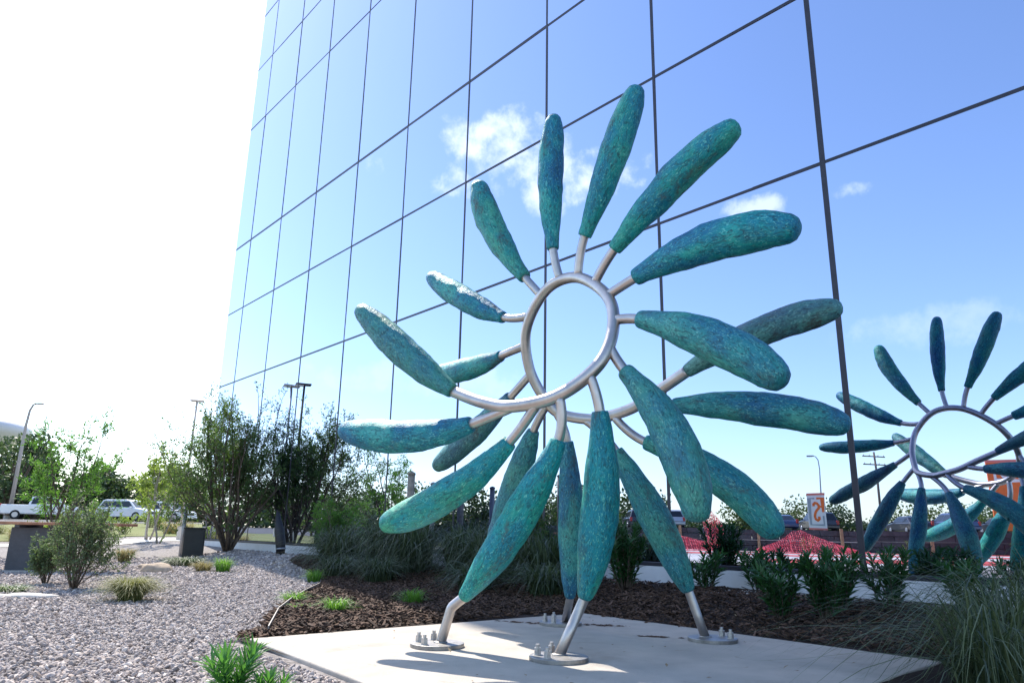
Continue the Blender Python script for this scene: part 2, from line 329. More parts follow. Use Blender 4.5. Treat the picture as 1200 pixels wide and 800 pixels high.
# ------------------------------------------------------------------ ground
def sheet(name, pts_uv, f, mat_, dz):       # grid sheet: rows of (x, y) following the terrain
    mb = MB(); rows = len(pts_uv); cols = len(pts_uv[0])
    mb.add([(x, y, f(x, y) + dz) for row in pts_uv for x, y in row], [(i * cols + j, i * cols + j + 1, (i + 1) * cols + j + 1, (i + 1) * cols + j) for i in range(rows - 1) for j in range(cols - 1)])
    return structure(mb.build(name, mat_, None, True))
def lin(a, b, n): return [a + (b - a) * i / (n - 1) for i in range(n)]
def wgrid(s0, s1, ns, n0, n1, nn): return [[tuple((wp(s, n))[:2]) for s in lin(s0, s1, ns)] for n in lin(n0, n1, nn)]
gy = [-900, -400, -200, -100, -60, -40, -25, -15] + lin(-10, 30, 81) + lin(31, 70, 40) + [80, 100, 140, 200, 320, 520, 900, 1500]
gx = [-1500, -900, -500, -300, -200, -140, -100, -80, -65, -55] + lin(-50, 30, 161) + [40, 60, 90, 140, 220, 400, 800, 1500]
sheet('ground', [[(x, y) for x in gx] for y in gy], tz, M_gravelbed, 0.0)
# mulch bed along the facade
edge = [(2.3, 5.75), (2.6, 5.9), (3.2, 7.1), (4.1, 8.6), (5.0, 9.9), (5.7, 10.9), (6.4, 12.6), (7.2, 15.5), (8.2, 17.2)]
def s_edge(n):
    for (a, sa), (b, sb) in zip(edge, edge[1:]):
        if n <= b: return sa + (sb - sa) * max(0, (n - a)) / (b - a)
    return edge[-1][1]
rows = []
for n in lin(2.3, 8.48, 40): rows.append([tuple(wp(s, n)[:2]) for s in lin(-9.0, s_edge(n), 60)])
sheet('mulch_bed', rows, lambda x, y: tz(x, y) + 0.012 * noise.noise(Vector((x * 1.7, y * 1.7, 0))), M_mulchbed, 0.02)
# pale paths and lawns in the distance, car park, plaza in front of the building (seen in the glass)
def arc(az0, az1, d0, d1, na=24, nd=12): return [[(math.sin(R(a)) * d, math.cos(R(a)) * d) for a in lin(az0, az1, na)] for d in lin(d0, d1, nd)]
sheet('footpath', arc(-60, -22.8, 29.2, 31.8, 30, 5), tz, M_path, 0.02)
sheet('lawn', arc(-70, -20.5, 34, 54.8, 40, 22), tz, M_lawn, 0.02)
sheet('parking_lot', arc(-75, -15, 55, 92, 40, 26), tz, M_asphalt, 0.024)
sheet('verge', arc(-75, -15, 92.2, 200, 40, 10), tz, M_lawn, 0.028)
plz = sheet('plaza', [[(x, y) for x in lin(-36, -11, 26)] for y in lin(-32, 15.5, 30)], tz, M_paving, 0.02)
for (x0, x1, y0, y1) in ((-19.5, -14.2, -9, 6), (-27.5, -24.5, -14, 9), (-33.5, -31, -20, 11)):
    sheet('red_paving', [[(x, y) for x in lin(x0, x1, 6)] for y in lin(y0, y1, 14)], tz, M_redpave, 0.027)
# raised terrace behind the retaining wall
FA, FB = Vector((-38.0, 17.0, 0)), Vector((-30.6, -30.0, 0))
TH = 1.32
fd = (FB - FA).normalized(); fn = Vector((-fd.y, fd.x, 0)); fn = fn if fn.x < 0 else -fn
def fpt(a, b, z): p = FA + fd * a + fn * b; return (p.x, p.y, z)
FL = (FB - FA).length
def terr(name, b0, b1, mat_, dz, a0=-14, a1=60):
    mb = MB(); na = 20; bs = lin(b0, b1, 4)
    mb.add([fpt(a, b, TH + dz) for b in bs for a in lin(a0, a1, na)], [(i * na + j, i * na + j + 1, (i + 1) * na + j + 1, (i + 1) * na + j) for i in range(3) for j in range(na - 1)])
    return structure(mb.build(name, mat_))
terr('terrace_lawn', 0.2, 14, M_lawn, 0.0); terr('terrace_parking', 14.05, 46, M_asphalt, 0.0); terr('terrace_verge', 46.05, 240, M_lawn, 0.01, -60, 130)
mb = MB(); mb.add([fpt(-14, 0.2, -.1), fpt(-14, 240, -.1), fpt(-14, 240, TH), fpt(-14, 0.2, TH)], [(0, 1, 2, 3)]); structure(mb.build('terrace_bank', M_lawn))

# ------------------------------------------------------------------ concrete pad
def pad():
    mb = MB(); P = [wp(5.70, 2.36), wp(5.62, 5.92), wp(2.1, 5.80), wp(1.95, 2.1)]
    mb.prism([(p.x, p.y) for p in P], -0.15, 0.0)
    o = bevel(mb.build('concrete_pad', M_concrete), 0.012, 3)
    tag(o, 'square pale concrete slab that the copper sculpture is bolted to', 'slab')
    return o
pad(); PZ = 0.0
# dark wet dirt smears beside the rear plate
rng = random.Random(4)
def dirt(c, a, b, rot, seed, label):
    rg = random.Random(seed); mb = MB()
    for k in range(60):
        x = rg.gauss(0, a * 0.55); y = rg.gauss(0, b * 0.6); s = rg.uniform(0.004, 0.02); an = rg.uniform(0, 6)
        p = Vector((c[0] + x * math.cos(rot) - y * math.sin(rot), c[1] + x * math.sin(rot) + y * math.cos(rot), PZ + 0.004))
        n = 7; vs = [p + Vector((math.cos(6.283 * i / n) * s * rg.uniform(.8, 2.2), math.sin(6.283 * i / n) * s * rg.uniform(.4, 1), 0)) for i in range(n)]
        top = p + Vector((0, 0, s * 0.3)); mb.add(vs + [top], [(i, (i + 1) % n, n) for i in range(n)])
    return tag(mb.build('mulch_debris', M_chip), label, 'debris', None)
dirt((0.18, 7.15), 0.24, 0.05, -0.35, 1, 'dark crumbled mulch spilled on slab next to the rear base plate')
dirt((0.86, 7.05), 0.20, 0.05, -0.1, 2, 'thin dark dirt smear on slab right of the rear base plate')
dirt((1.22, 6.35), 0.12, 0.02, -0.2, 3, 'small dark twig litter on slab near the lone side leg')

# ------------------------------------------------------------------ office building
def building():
    root = thing('office_building', 'tall office building with a mirrored blue glass curtain wall behind the sculpture', 'building', wp(25.6, DW, 0))
    def put(mb, name, mt, par=root, smooth=False):
        o = mb.build(name, mt, par, smooth); o.matrix_parent_inverse = Matrix.Translation(root.location).inverted(); return o
    S = [25.6, 24.2, 21.66, 19.17, 16.64, 14.12, 11.6, 9.06, 6.48, 3.83, 1.29, -1.25, -3.79, -6.33, -8.87]
    Z = [0.44, 5.54, 8.17, 10.68, 15.62, 18.24, 20.76, 25.7, 28.32, 30.84, 34.0]
    Zh = Vector((0, 0, 1)); g = 0.02
    # inner body
    mb = MB(); s1 = -22.0; c = wp((25.55 + s1) / 2, DW + 0.07 + 9.0, 17.0); mb.box(c, (25.55 - s1, 18, 33.9), WD, WN, Zh); put(mb, 'wall', M_core)
    rg = random.Random(11)
    for i in range(len(S) - 1):
        for j in range(len(Z) - 1):
            a, b = S[i], S[i + 1]; z0, z1 = Z[j], Z[j + 1]
            gh = 0.055 if j in (3,) else 0.04
            w = a - b - 2 * g if i else a - b - g; h = z1 - z0 - 0.04
            t1 = rg.gauss(0, 0.001); t2 = rg.gauss(0, 0.001)
            X = (WD + WN * t1).normalized(); Zz = (Zh + WN * t2).normalized(); Y = Zz.cross(X) * -1
            mb = MB(); mb.box(wp((a + b) / 2 + (g / 2 if i == 0 else 0), DW + 0.015, (z0 + z1) / 2), (w, 0.03, h), X, Y, Zz)
            put(mb, 'glass_pane', M_glass)
    for i, s in enumerate(S[1:]):
        wd_ = 0.072 if i in (8, 9, 10) else (0.052 if i > 5 else 0.042)
        mb = MB(); mb.box(wp(s, DW + 0.018, 17.2), (wd_, 0.05, 33.5), WD, WN, Zh); put(mb, 'mullion', M_mullion)
    for j, z in enumerate(Z[1:-1]):
        hh = 0.07 if z in (10.68,) else 0.048
        mb = MB(); mb.box(wp((25.6 + s1) / 2, DW + 0.021, z), (25.6 - s1 - 0.02, 0.05, hh), WD, WN, Zh); put(mb, 'transom', M_mullion)
    # glazing to the right of the built panes (outside the frame) continues as one band per row
    for j in range(len(Z) - 1):
        mb = MB(); mb.box(wp((S[-1] + s1) / 2 - 0.03, DW + 0.015, (Z[j] + Z[j + 1]) / 2), (S[-1] - s1 - 0.1, 0.03, Z[j + 1] - Z[j] - 0.04), WD, WN, Zh); put(mb, 'glass_band', M_glass)
    # side wall glazing at the far corner
    for j in range(len(Z) - 1):
        mb = MB(); mb.box(wp(25.585, DW + 9.06, (Z[j] + Z[j + 1]) / 2), (0.03, 17.9, Z[j + 1] - Z[j] - 0.04), WD, WN, Zh); put(mb, 'side_glass', M_glass)
    mb = MB(); mb.box(wp((25.62 + s1) / 2, DW + 0.13, 0.16), (25.64 - s1, 0.5, 0.46), WD, WN, Zh); put(mb, 'plinth', M_kerbw)
    mb = MB(); mb.box(wp((25.60 + s1) / 2, DW - 0.035, 0.418), (25.6 - s1, 0.17, 0.05), WD, WN, Zh); put(mb, 'sill', M_mullion)
    mb = MB(); mb.box(wp((25.66 + s1) / 2, DW + 9.0, 34.15), (25.7 - s1, 18.2, 0.3), WD, WN, Zh); put(mb, 'roof_coping', M_mullion)
building()

# ------------------------------------------------------------------ sculpture
COIL = [[-0.468, 5.682, 1.884], [-0.219, 5.451, 1.759], [0.009, 5.28, 1.701], [0.342, 5.098, 1.756], [0.631, 5.041, 1.986], [0.748, 5.144, 2.304], [0.725, 5.367, 2.611], [0.524, 5.705, 2.87], [0.291, 6.027, 2.862], [0.129, 6.28, 2.581], [0.159, 6.401, 2.255], [0.294, 6.445, 1.991], [0.434, 6.456, 1.848], [0.69, 6.347, 1.782], [0.865, 6.25, 1.8], [1.049, 6.099, 1.853], [1.232, 5.907, 1.967], [1.413, 5.695, 2.083]]
PET = {  # joint on the coil, start of the pod, middle of the pod, end of the pod, radius
 1: ([0.253, 6.08, 2.827], [0.105, 6.19, 3.037], [-0.208, 6.439, 3.623], [-0.369, 6.567, 4.171], 0.123),
 2: ([0.405, 5.871, 2.9], [0.342, 5.893, 3.194], [0.316, 5.879, 3.831], [0.348, 5.817, 4.47], 0.107),
 3: ([0.538, 5.684, 2.861], [0.587, 5.605, 3.196], [0.794, 5.383, 3.786], [0.991, 5.174, 4.346], 0.116),
 4: ([0.651, 5.508, 2.742], [0.796, 5.348, 2.982], [1.191, 4.955, 3.381], [1.586, 4.582, 3.644], 0.119),
 5: ([0.732, 5.35, 2.593], [0.927, 5.172, 2.685], [1.414, 4.715, 2.802], [1.849, 4.33, 2.732], 0.135),
 6: ([0.754, 5.165, 2.343], [0.921, 5.014, 2.308], [1.332, 4.59, 2.038], [1.643, 4.261, 1.693], 0.132),
 7: ([0.702, 5.068, 2.12], [0.805, 4.998, 1.918], [1.072, 4.737, 1.409], [1.173, 4.618, 0.884], 0.128),
 8: ([0.555, 5.042, 1.902], [0.625, 5.029, 1.634], [0.635, 5.129, 1.007], [0.537, 5.32, 0.375], 0.125),
 9: ([0.342, 5.098, 1.756], [0.344, 5.122, 1.443], [0.066, 5.301, 0.897], [-0.319, 5.57, 0.34], 0.120),
 10: ([0.194, 5.169, 1.714], [-0.005, 5.339, 1.445], [-0.471, 5.624, 1.069], [-1.011, 5.947, 0.843], 0.120),
 11: ([0.027, 5.269, 1.701], [-0.301, 5.52, 1.598], [-0.843, 5.83, 1.536], [-1.447, 6.167, 1.627], 0.127),
 12: ([-0.468, 5.682, 1.884], [-0.466, 5.657, 1.88], [-0.864, 5.859, 2.214], [-1.363, 6.122, 2.703], 0.121),
 13: ([0.163, 6.213, 2.682], [-0.083, 6.435, 2.728], [-0.453, 6.794, 3.003], [-0.882, 7.184, 3.395], 0.113),
 14: ([0.123, 6.347, 2.438], [-0.101, 6.58, 2.396], [-0.437, 7.055, 2.374], [-0.861, 7.594, 2.412], 0.106),
 15: ([0.178, 6.415, 2.2], [-0.006, 6.629, 2.019], [-0.357, 7.047, 1.727], [-0.763, 7.512, 1.431], 0.112),
 16: ([0.334, 6.455, 1.935], [0.211, 6.626, 1.706], [0.072, 6.875, 1.297], [-0.159, 7.245, 0.609], 0.115),
 17: ([0.4, 6.462, 1.868], [0.51, 6.46, 1.597], [0.551, 6.6, 0.951], [0.556, 6.776, 0.257], 0.110),
 18: ([0.645, 6.369, 1.788], [0.91, 6.24, 1.498], [1.223, 6.212, 0.934], [1.48, 6.231, 0.37], 0.126),
 19: ([0.888, 6.234, 1.805], [1.141, 6.093, 1.557], [1.682, 5.77, 1.234], [2.027, 5.629, 0.801], 0.132),
 20: ([1.117, 6.031, 1.891], [1.339, 5.87, 1.834], [1.915, 5.462, 1.748], [2.421, 5.127, 1.573], 0.125),
 21: ([1.413, 5.695, 2.083], [1.416, 5.707, 2.086], [1.9, 5.3, 2.318], [2.362, 4.934, 2.402], 0.110)}
FEET = {9: (-0.477, 5.63), 8: (0.35, 5.17), 18: (1.592, 6.197), 17: (0.535, 7.08)}
PLATE = {9: (-0.50, 5.62, 2.6), 8: (0.345, 5.13, 2.6), 18: (1.64, 6.17, 0.4), 17: (0.49, 7.06, 2.7)}
PROF = [(0, .44), (.012, .475), (.06, .53), (.16, .68), (.3, .86), (.45, .97), (.58, 1.0), (.7, .98), (.8, .92), (.88, .81), (.94, .68), (.975, .53), (.992, .33), (1, .02)]
PROFL = [(0, .42), (.012, .455), (.06, .52), (.16, .68), (.3, .88), (.45, .99), (.56, 1.0), (.68, .95), (.8, .82), (.89, .66), (.955, .50), (.985, .42), (1, .34)]
def prof(t, P):
    for (a, ra), (b, rb) in zip(P, P[1:]):
        if t <= b:
            return ra + (rb - ra) * ((t - a) / (b - a))
    return P[-1][1]
def sculpture():
    root = thing('sculpture', 'sunburst sculpture of verdigris copper pods around a steel coil, standing on four pods', 'sculpture', (0.55, 6.0, PZ))
    inv = Matrix.Translation(root.location).inverted()
    def put(mb, name, mt, par=root, smooth=True):
        o = mb.build(name, mt, par, smooth); o.matrix_parent_inverse = inv if par is root else Matrix.Identity(4); return o
    c = catmull(COIL, 14); mb = MB(); mb.tube(c, 0.047, 20); coil = put(mb, 'coil', M_steel)
    for k, (J, S, Mi, T, rad) in PET.items():
        S, Mi, T, J = Vector(S), Vector(Mi), Vector(T), Vector(J)
        leg = k in FEET; P = PROFL if leg else PROF
        Q = 2 * Mi - 0.5 * (S + T)
        ts = sorted(set([p[0] for p in P] + lin(0, 1, 44)))
        pts = [S * (1 - t) ** 2 + Q * (2 * t * (1 - t)) + T * t * t for t in ts]; rad *= 1.07; rr = [prof(t, P) * rad for t in ts]
        seed = Vector((k * 3.7, k * 1.3, k * 2.1))
        def warp(q, p, i, an):
            d = noise.noise(q * 4.0 + seed) * 0.010 + noise.noise(q * 11.0 + seed) * 0.0055 + noise.noise(q * 28.0 + seed) * 0.002
            return q + p * d * min(1, rr[i] / rad * 1.2) * (1 if ts[i] > 0.03 else 0.3)
        mb = MB(); mb.tube(pts, rr, 30, True, warp); pod = put(mb, 'pod', M_copper)
        lens_ = [0.0]
        for a_, b_ in zip(pts, pts[1:]): lens_.append(lens_[-1] + (b_ - a_).length)
        at_ = pod.data.attributes.new('pod_co', 'FLOAT_VECTOR', 'POINT'); dat = []
        for i_ in range(len(ts)):
            for q_ in range(30): dat += [math.cos(6.28319 * q_ / 30) * rr[i_], math.sin(6.28319 * q_ / 30) * rr[i_], lens_[i_]]
        at_.data.foreach_set('vector', dat)
        if k not in (12, 21):
            d0 = (Q - S).normalized(); e = S + d0 * 0.05
            mid = (J + S) / 2; h = (S - J).length
            st = catmull([J, J + (S - J) * 0.45 - d0 * 0.0 , S, e], 6) if h > 0.01 else [J, e]
            b = [J, S - d0 * h * 0.4, S, e]
            st = [b[0] * (1 - t) ** 3 + b[1] * 3 * t * (1 - t) ** 2 + b[2] * 3 * t * t * (1 - t) + b[3] * t ** 3 for t in lin(0, 1, 12)]
            mb = MB(); mb.tube(st, 0.037, 16); o = put(mb, 'stem', M_steel, pod)
        if leg:
            F = Vector((*FEET[k], PZ + 0.02)); d1 = (T - Q).normalized()
            if k == 9:
                el = Vector((-0.405, 5.602, 0.272)); a1 = (el - T).normalized(); a2 = (F - el).normalized()
                pl = [T - a1 * 0.05, T, el - a1 * 0.03, el + (a2 - a1) * 0.006, el + a2 * 0.03, el.lerp(F, 0.5), F]; pl = catmull(pl, 5)
            else: pl = [T - d1 * 0.06, T, T + (F - T) * 0.5, F]
            mb = MB(); mb.tube(pl, 0.036, 18); put(mb, 'leg', M_steel, pod)
            px, py, ba = PLATE[k]; mb = MB(); n = 40; poly = [(px + math.cos(6.2832 * i / n) * 0.195, py + math.sin(6.2832 * i / n) * 0.195) for i in range(n)]
            mb.prism(poly, PZ - 0.002, PZ + 0.028); pl_ = bevel(put(mb, 'base_plate', M_plate, root, False), 0.004, 2)
            fd_ = Vector(FEET[k]) - Vector((px, py))
            mb = MB(); mb.tube([(F.x, F.y, PZ + 0.026), (F.x, F.y, PZ + 0.033), (F.x, F.y, PZ + 0.038)], [0.052, 0.05, 0.038], 18); put(mb, 'weld', M_plate, pl_)
            for a in (ba - 0.75, ba + 0.35, ba + 1.5):
                x, y = px + math.cos(a) * 0.14, py + math.sin(a) * 0.14
                mb = MB(); z = PZ + 0.026
                mb.tube([(x, y, z), (x, y, z + 0.005)], 0.030, 16)
                mb.tube([(x, y, z + 0.005), (x, y, z + 0.029)], 0.025, 6)
                mb.tube([(x, y, z + 0.029), (x, y, z + 0.047)], 0.0235, 6)
                mb.tube([(x, y, z + 0.047), (x, y, z + 0.068)], 0.013, 10)
                put(mb, 'anchor_bolt', M_bolt, pl_, False)
sculpture()

# ------------------------------------------------------------------ gravel and mulch pieces
ICO_V = []; PHI = (1 + 5 ** .5) / 2
for a, b in ((-1, PHI), (1, PHI), (-1, -PHI), (1, -PHI)): ICO_V += [(a, b, 0)]
for a, b in ((-1, PHI), (1, PHI), (-1, -PHI), (1, -PHI)): ICO_V += [(0, a, b)]
for a, b in ((-1, PHI), (1, PHI), (-1, -PHI), (1, -PHI)): ICO_V += [(b, 0, a)]
ICO_V = [Vector(v).normalized() for v in ICO_V]
ICO_F = [(0, 11, 5), (0, 5, 1), (0, 1, 7), (0, 7, 10), (0, 10, 11), (1, 5, 9), (5, 11, 4), (11, 10, 2), (10, 7, 6), (7, 1, 8), (3, 9, 4), (3, 4, 2), (3, 2, 6), (3, 6, 8), (3, 8, 9), (4, 9, 5), (2, 4, 11), (6, 2, 10), (8, 6, 7), (9, 8, 1)]
def in_bed(s, n): return 2.3 < n < 8.5 and s < s_edge(n) + 0.03 * math.sin(n * 9)
def leaf_quad(mb, p, d, up, l, w):
    s = d.cross(up)
    if s.length < 1e-4: s = Vector((1, 0, 0))
    s.normalize(); u = s.cross(d)
    mb.add([p, p + d * l * .45 + s * w + u * w * .35, p + d * l, p + d * l * .45 - s * w + u * w * .35], [(0, 1, 2), (0, 2, 3)])
def gravel():
    rg = random.Random(21); vs = []; fs = []; protos = []
    for k in range(14):
        protos.append([v * rg.uniform(0.72, 1.15) for v in ICO_V])
    def put(x, y, r):
        P = protos[rg.randrange(14)]; o = len(vs); an = rg.uniform(0, 6.28); ca, sa = math.cos(an), math.sin(an)
        sx, sy, sz = r * rg.uniform(.8, 1.35), r * rg.uniform(.7, 1.0), r * rg.uniform(.5, .85); tl = rg.uniform(-.6, .6); z0 = tz(x, y) + sz * rg.uniform(0.1, 0.9)
        for v in P:
            a, b, c = v.x * sx, v.y * sy, v.z * sz; c += a * tl
            vs.append((x + a * ca - b * sa, y + a * sa + b * ca, z0 + c))
        fs.extend([(i + o, j + o, k + o) for i, j, k in ICO_F])
    # stones spread over the visible gravel, denser near the camera
    cnt = 0
    while cnt < 80000:
        d = 3.2 + (22.0 - 3.2) * rg.random() ** 1.05; a = R(rg.uniform(-40, 3))
        x, y = math.sin(a) * d, math.cos(a) * d; s, n = -0.65394893 * x + 0.7565387 * y, 0.7565387 * x + 0.65394893 * y
        if in_bed(s, n) or n > 8.3 or (1.8 < s < 5.76 and 2.2 < n < 5.9): 
            if not (rg.random() < 0.02 and n > 7.9): continue
        
        put(x, y, (rg.uniform(0.008, 0.018) if rg.random() < .85 else rg.uniform(.018, .027)) * (1 if d < 9 else 1 + (d - 9) * .07)); cnt += 1
    # pale pebble strip at the foot of the plinth
    for k in range(5200):
        s = rg.uniform(-1.5, 10); n = rg.uniform(7.75, 8.47); p = wp(s, n); put(p.x, p.y, rg.uniform(0.012, 0.024))
    me = bpy.data.meshes.new('gravel'); me.from_pydata(vs, [], fs); me.materials.append(M_stone)
    tag(obj('gravel', me), 'loose grey and mauve crushed gravel around the slab', 'gravel', kind='stuff')
gravel()
def mulch():
    rg = random.Random(8); mb = MB(); 
    for k in range(30000):
        if rg.random() < 0.6: n = rg.uniform(2.35, 8.2); s = rg.uniform(5.0, s_edge(n) + 0.12)
        else: n = rg.uniform(5.6, 7.9); s = rg.uniform(0.0, s_edge(n) + 0.1)
        if n < 2.3: continue
        p = wp(s, n); z = tz(p.x, p.y) + 0.03 + rg.uniform(0, 0.03)
        if 1.85 < s < 5.78 and n < 5.93:
            if not (n > 5.82 or s > 5.68) or rg.random() < 0.85: continue
            z = PZ + 0.01
        an = rg.uniform(0, 6.28); l = rg.uniform(0.008, 0.03) if rg.random() < .6 else rg.uniform(.03, .075); w = rg.uniform(0.004, 0.015); ti = rg.uniform(-.5, .5)
        X = Vector((math.cos(an), math.sin(an), ti)).normalized(); Y = Vector((-math.sin(an), math.cos(an), rg.uniform(-.5, .5))).normalized(); Zz = X.cross(Y)
        c = Vector((p.x, p.y, z)); h = 0.004
        vs = [c - X * l - Y * w * .6, c - X * l * .8 + Y * w, c + X * l * .9 + Y * w * .7, c + X * l - Y * w]
        mb.add([v - Zz * h for v in vs] + [v + Zz * h for v in vs], [(4, 5, 6, 7), (0, 1, 5, 4), (1, 2, 6, 5), (2, 3, 7, 6), (3, 0, 4, 7)])
    lt = MB()
    for k in range(420):
        n = rg.uniform(2.6, 7.9); s = rg.uniform(1.5, s_edge(n))
        if s < 5.8 and n < 5.95:
            if rg.random() < .8 or not 2.3 < s: continue
        p = wp(s, n); z = 0.006 if s < 5.68 and n < 5.9 else tz(p.x, p.y) + .062
        leaf_quad(lt, Vector((p.x, p.y, z)), Vector((rg.uniform(-1, 1), rg.uniform(-1, 1), rg.uniform(0, .25))).normalized(), Vector((rg.uniform(-.3, .3), rg.uniform(-.3, .3), 1)), rg.uniform(.02, .05), rg.uniform(.005, .011))
    tag(lt.build('leaf_litter', M_litter), 'scattered dry tan leaf litter on the mulch and slab', 'leaf litter', kind='stuff')
    tag(mb.build('bark_mulch', M_chip), 'dark brown shredded bark mulch covering the planting bed', 'mulch', kind='stuff')
mulch()
# steel edging between gravel and mulch
mb = MB(); pts = [wp(s_edge(n) + 0.01, n) for n in lin(2.6, 5.2, 5)]
for a, b in zip(pts, pts[1:]):
    X = (b - a).normalized(); Y = Vector((-X.y, X.x, 0)); mb.box((a + b) / 2 + Vector((0, 0, 0.02)), ((b - a).length * 1.02, 0.009, 0.07), X, Y)
tag(mb.build('garden_edging', M_edging), 'thin pale steel garden edging between the gravel and the mulch', 'edging')
def boulder(x, y, r, label, seed, mt=M_boulder, sq=(1.3, .9, .5)):
    rg = random.Random(seed); mb = MB(); n = 8; ring = []
    import bmesh
    bm = bmesh.new(); bmesh.ops.create_icosphere(bm, subdivisions=3, radius=1)
    for v in bm.verts:
        p = v.co.copy(); d = 1 + 0.28 * noise.noise(p * 1.3 + Vector((seed, 0, 0))) + 0.10 * noise.noise(p * 4 + Vector((0, seed, 0)))
        v.co = Vector((p.x * d * r * sq[0], p.y * d * r * sq[1], p.z * d * r * sq[2]))
    me = bpy.data.meshes.new('boulder'); bm.to_mesh(me); bm.free(); me.materials.append(mt)
    me.polygons.foreach_set('use_smooth', [True] * len(me.polygons))
    return tag(obj('boulder', me, None, (x, y, tz(x, y) + r * sq[2] * 0.45)), label, 'rock')
boulder(-6.55, 14.2, 0.24, 'low tan boulder lying behind the olive grass clump', 3)
boulder(-7.3, 15.3, 0.14, 'small pale rock beside the low dark juniper', 5)
boulder(-5.6, 9.0, 0.001 + 0.16, 'flat pale flagstone half sunk in gravel near the sage bush', 9, M_path, (2.2, 0.9, 0.22))
boulder(-6.15, 8.9, 0.17, 'long pale flagstone at the left rim of the gravel', 12, M_path, (2.4, 0.8, 0.2))
boulder(-9.4, 16.9, 0.18, 'brown stone slab lying flat in gravel between the table and the tree', 14, M_boulder, (2.0, 0.8, 0.22))
boulder(-0.55, 8.75, 0.10, 'pale stone lying in the mulch near the tufts', 15, M_path, (1.4, 0.8, 0.4))

# ------------------------------------------------------------------ plants
def grass(name, x, y, n, h, spread, mt, label, group=None, seed=0, w=0.004, droop=0.75, base=0.12, cat='grass clump', wind=(0, 0), erect=0.25, hv=(.55, 1.1)):
    rg = random.Random(seed * 77 + 5); mb = MB(); z0 = tz(x, y) - 0.01
    for k in range(n):
        az = rg.uniform(0, 6.283); d = Vector((math.cos(az), math.sin(az), 0)); br = base * math.sqrt(rg.random())
        ba = az + rg.gauss(0, 0.7); b = Vector((math.cos(ba) * br, math.sin(ba) * br, 0))
        hh = h * rg.uniform(*hv); out_ = spread * (erect + (1 - erect) * rg.random()) * rg.uniform(0.5, 1.1); dr = droop * rg.uniform(0.5, 1.25)
        side = Vector((-d.y, d.x, 0)) + Vector((0, 0, rg.uniform(-.3, .3))); ww = w * rg.uniform(0.7, 1.3); seg = 5; vs = []
        kink = rg.gauss(0, 0.12)
        for i in range(seg + 1):
            t = i / seg
            p = b + d * (out_ * (0.35 * t + 0.65 * t * t)) + side * (kink * t * t * spread) + Vector((wind[0] * t * t, wind[1] * t * t, hh * (1.5 * t - 0.5 * t * t) * (1 - 0.0 * t) - hh * dr * t ** 2.6))
            p.z = max(p.z, 0.015)
            wv = ww * (1 - t) ** 0.6 if i < seg else 0
            vs += [p - side * wv, p + side * wv] if i < seg else [p]
        fs = [(2 * i, 2 * i + 1, 2 * i + 3, 2 * i + 2) for i in range(seg - 1)] + [(2 * seg - 2, 2 * seg - 1, 2 * seg)]
        mb.add(vs, fs)
    o = mb.build(name, mt, None, True, (x, y, z0))
    return tag(o, label, cat, group)
def lance_leaf(mb, p, d, up, l, w):      # long narrow leaf with a fold
    s = d.cross(up); s = s.normalized() if s.length > 1e-4 else Vector((1, 0, 0)); u = s.cross(d)
    a, b = p + d * l * .3 - u * l * 0.00, p + d * l * .68 - u * l * .05; e = p + d * l - u * l * .14
    mb.add([p, a + s * w + u * w * .4, b + s * w * .8 + u * w * .3, e, b - s * w * .8 + u * w * .3, a - s * w + u * w * .4, a, b], [(0, 1, 6), (1, 2, 7, 6), (2, 3, 7), (0, 6, 5), (6, 7, 4, 5), (7, 3, 4)])
def rdir(rg):
    while True:
        v = Vector((rg.uniform(-1, 1), rg.uniform(-1, 1), rg.uniform(-1, 1)))
        if 0.05 < v.length < 1: return v.normalized()
def shrub(name, x, y, h, nst, spread, leaf, mt, label, group=None, seed=0, cat='shrub', whorl=16, lw=0.13, z=None, stemm=None, tilt=(0.5, 0.95), bare=0.15):
    rg = random.Random(seed * 31 + 7); z0 = (tz(x, y) if z is None else z)
    root = thing(name, label, cat, (x, y, z0), 0, group); fo = MB(); st = MB()
    for k in range(nst):
        az = rg.uniform(0, 6.283); d = Vector((math.cos(az), math.sin(az), 0)); hh = h * rg.uniform(0.55, 1.05); o = spread * rg.random() ** 0.7
        P = [d * o * 0.15 + Vector((0, 0, -0.02)), d * o * 0.5 + Vector((0, 0, hh * .45)) + rdir(rg) * 0.02, d * o * (0.75) + Vector((0, 0, hh * .8)), d * o * (0.85 + .2 * rg.random()) + Vector((0, 0, hh))]
        c = catmull(P, 8); st.tube(c, [0.008 * h / .6 * (1 - .75 * i / len(c)) for i in range(len(c))], 5)
        L_ = len(c); nl = int(whorl * hh / leaf * 0.55)
        for q in range(nl):
            t = bare + (1 - bare) * q / nl; i = min(L_ - 2, int(t * (L_ - 1))); f = t * (L_ - 1) - i; p = c[i].lerp(c[i + 1], f); T = (c[i + 1] - c[i]).normalized()
            a2 = q * 2.4 + rg.uniform(-.4, .4); A = T.orthogonal().normalized(); B = T.cross(A); o2 = A * math.cos(a2) + B * math.sin(a2)
            e = rg.uniform(*tilt); dd = (o2 * e + T * (1.1 - e * .6 + max(0, t - .8))).normalized()
            lance_leaf(fo, p, dd, T, leaf * rg.uniform(.7, 1.15) * (1 - .25 * max(0, t - .8) * 5 * .5), leaf * lw * .5)
    st.build('stem', stemm or M_bark, root, True); fo.build('foliage', mt, root, False)
    return root
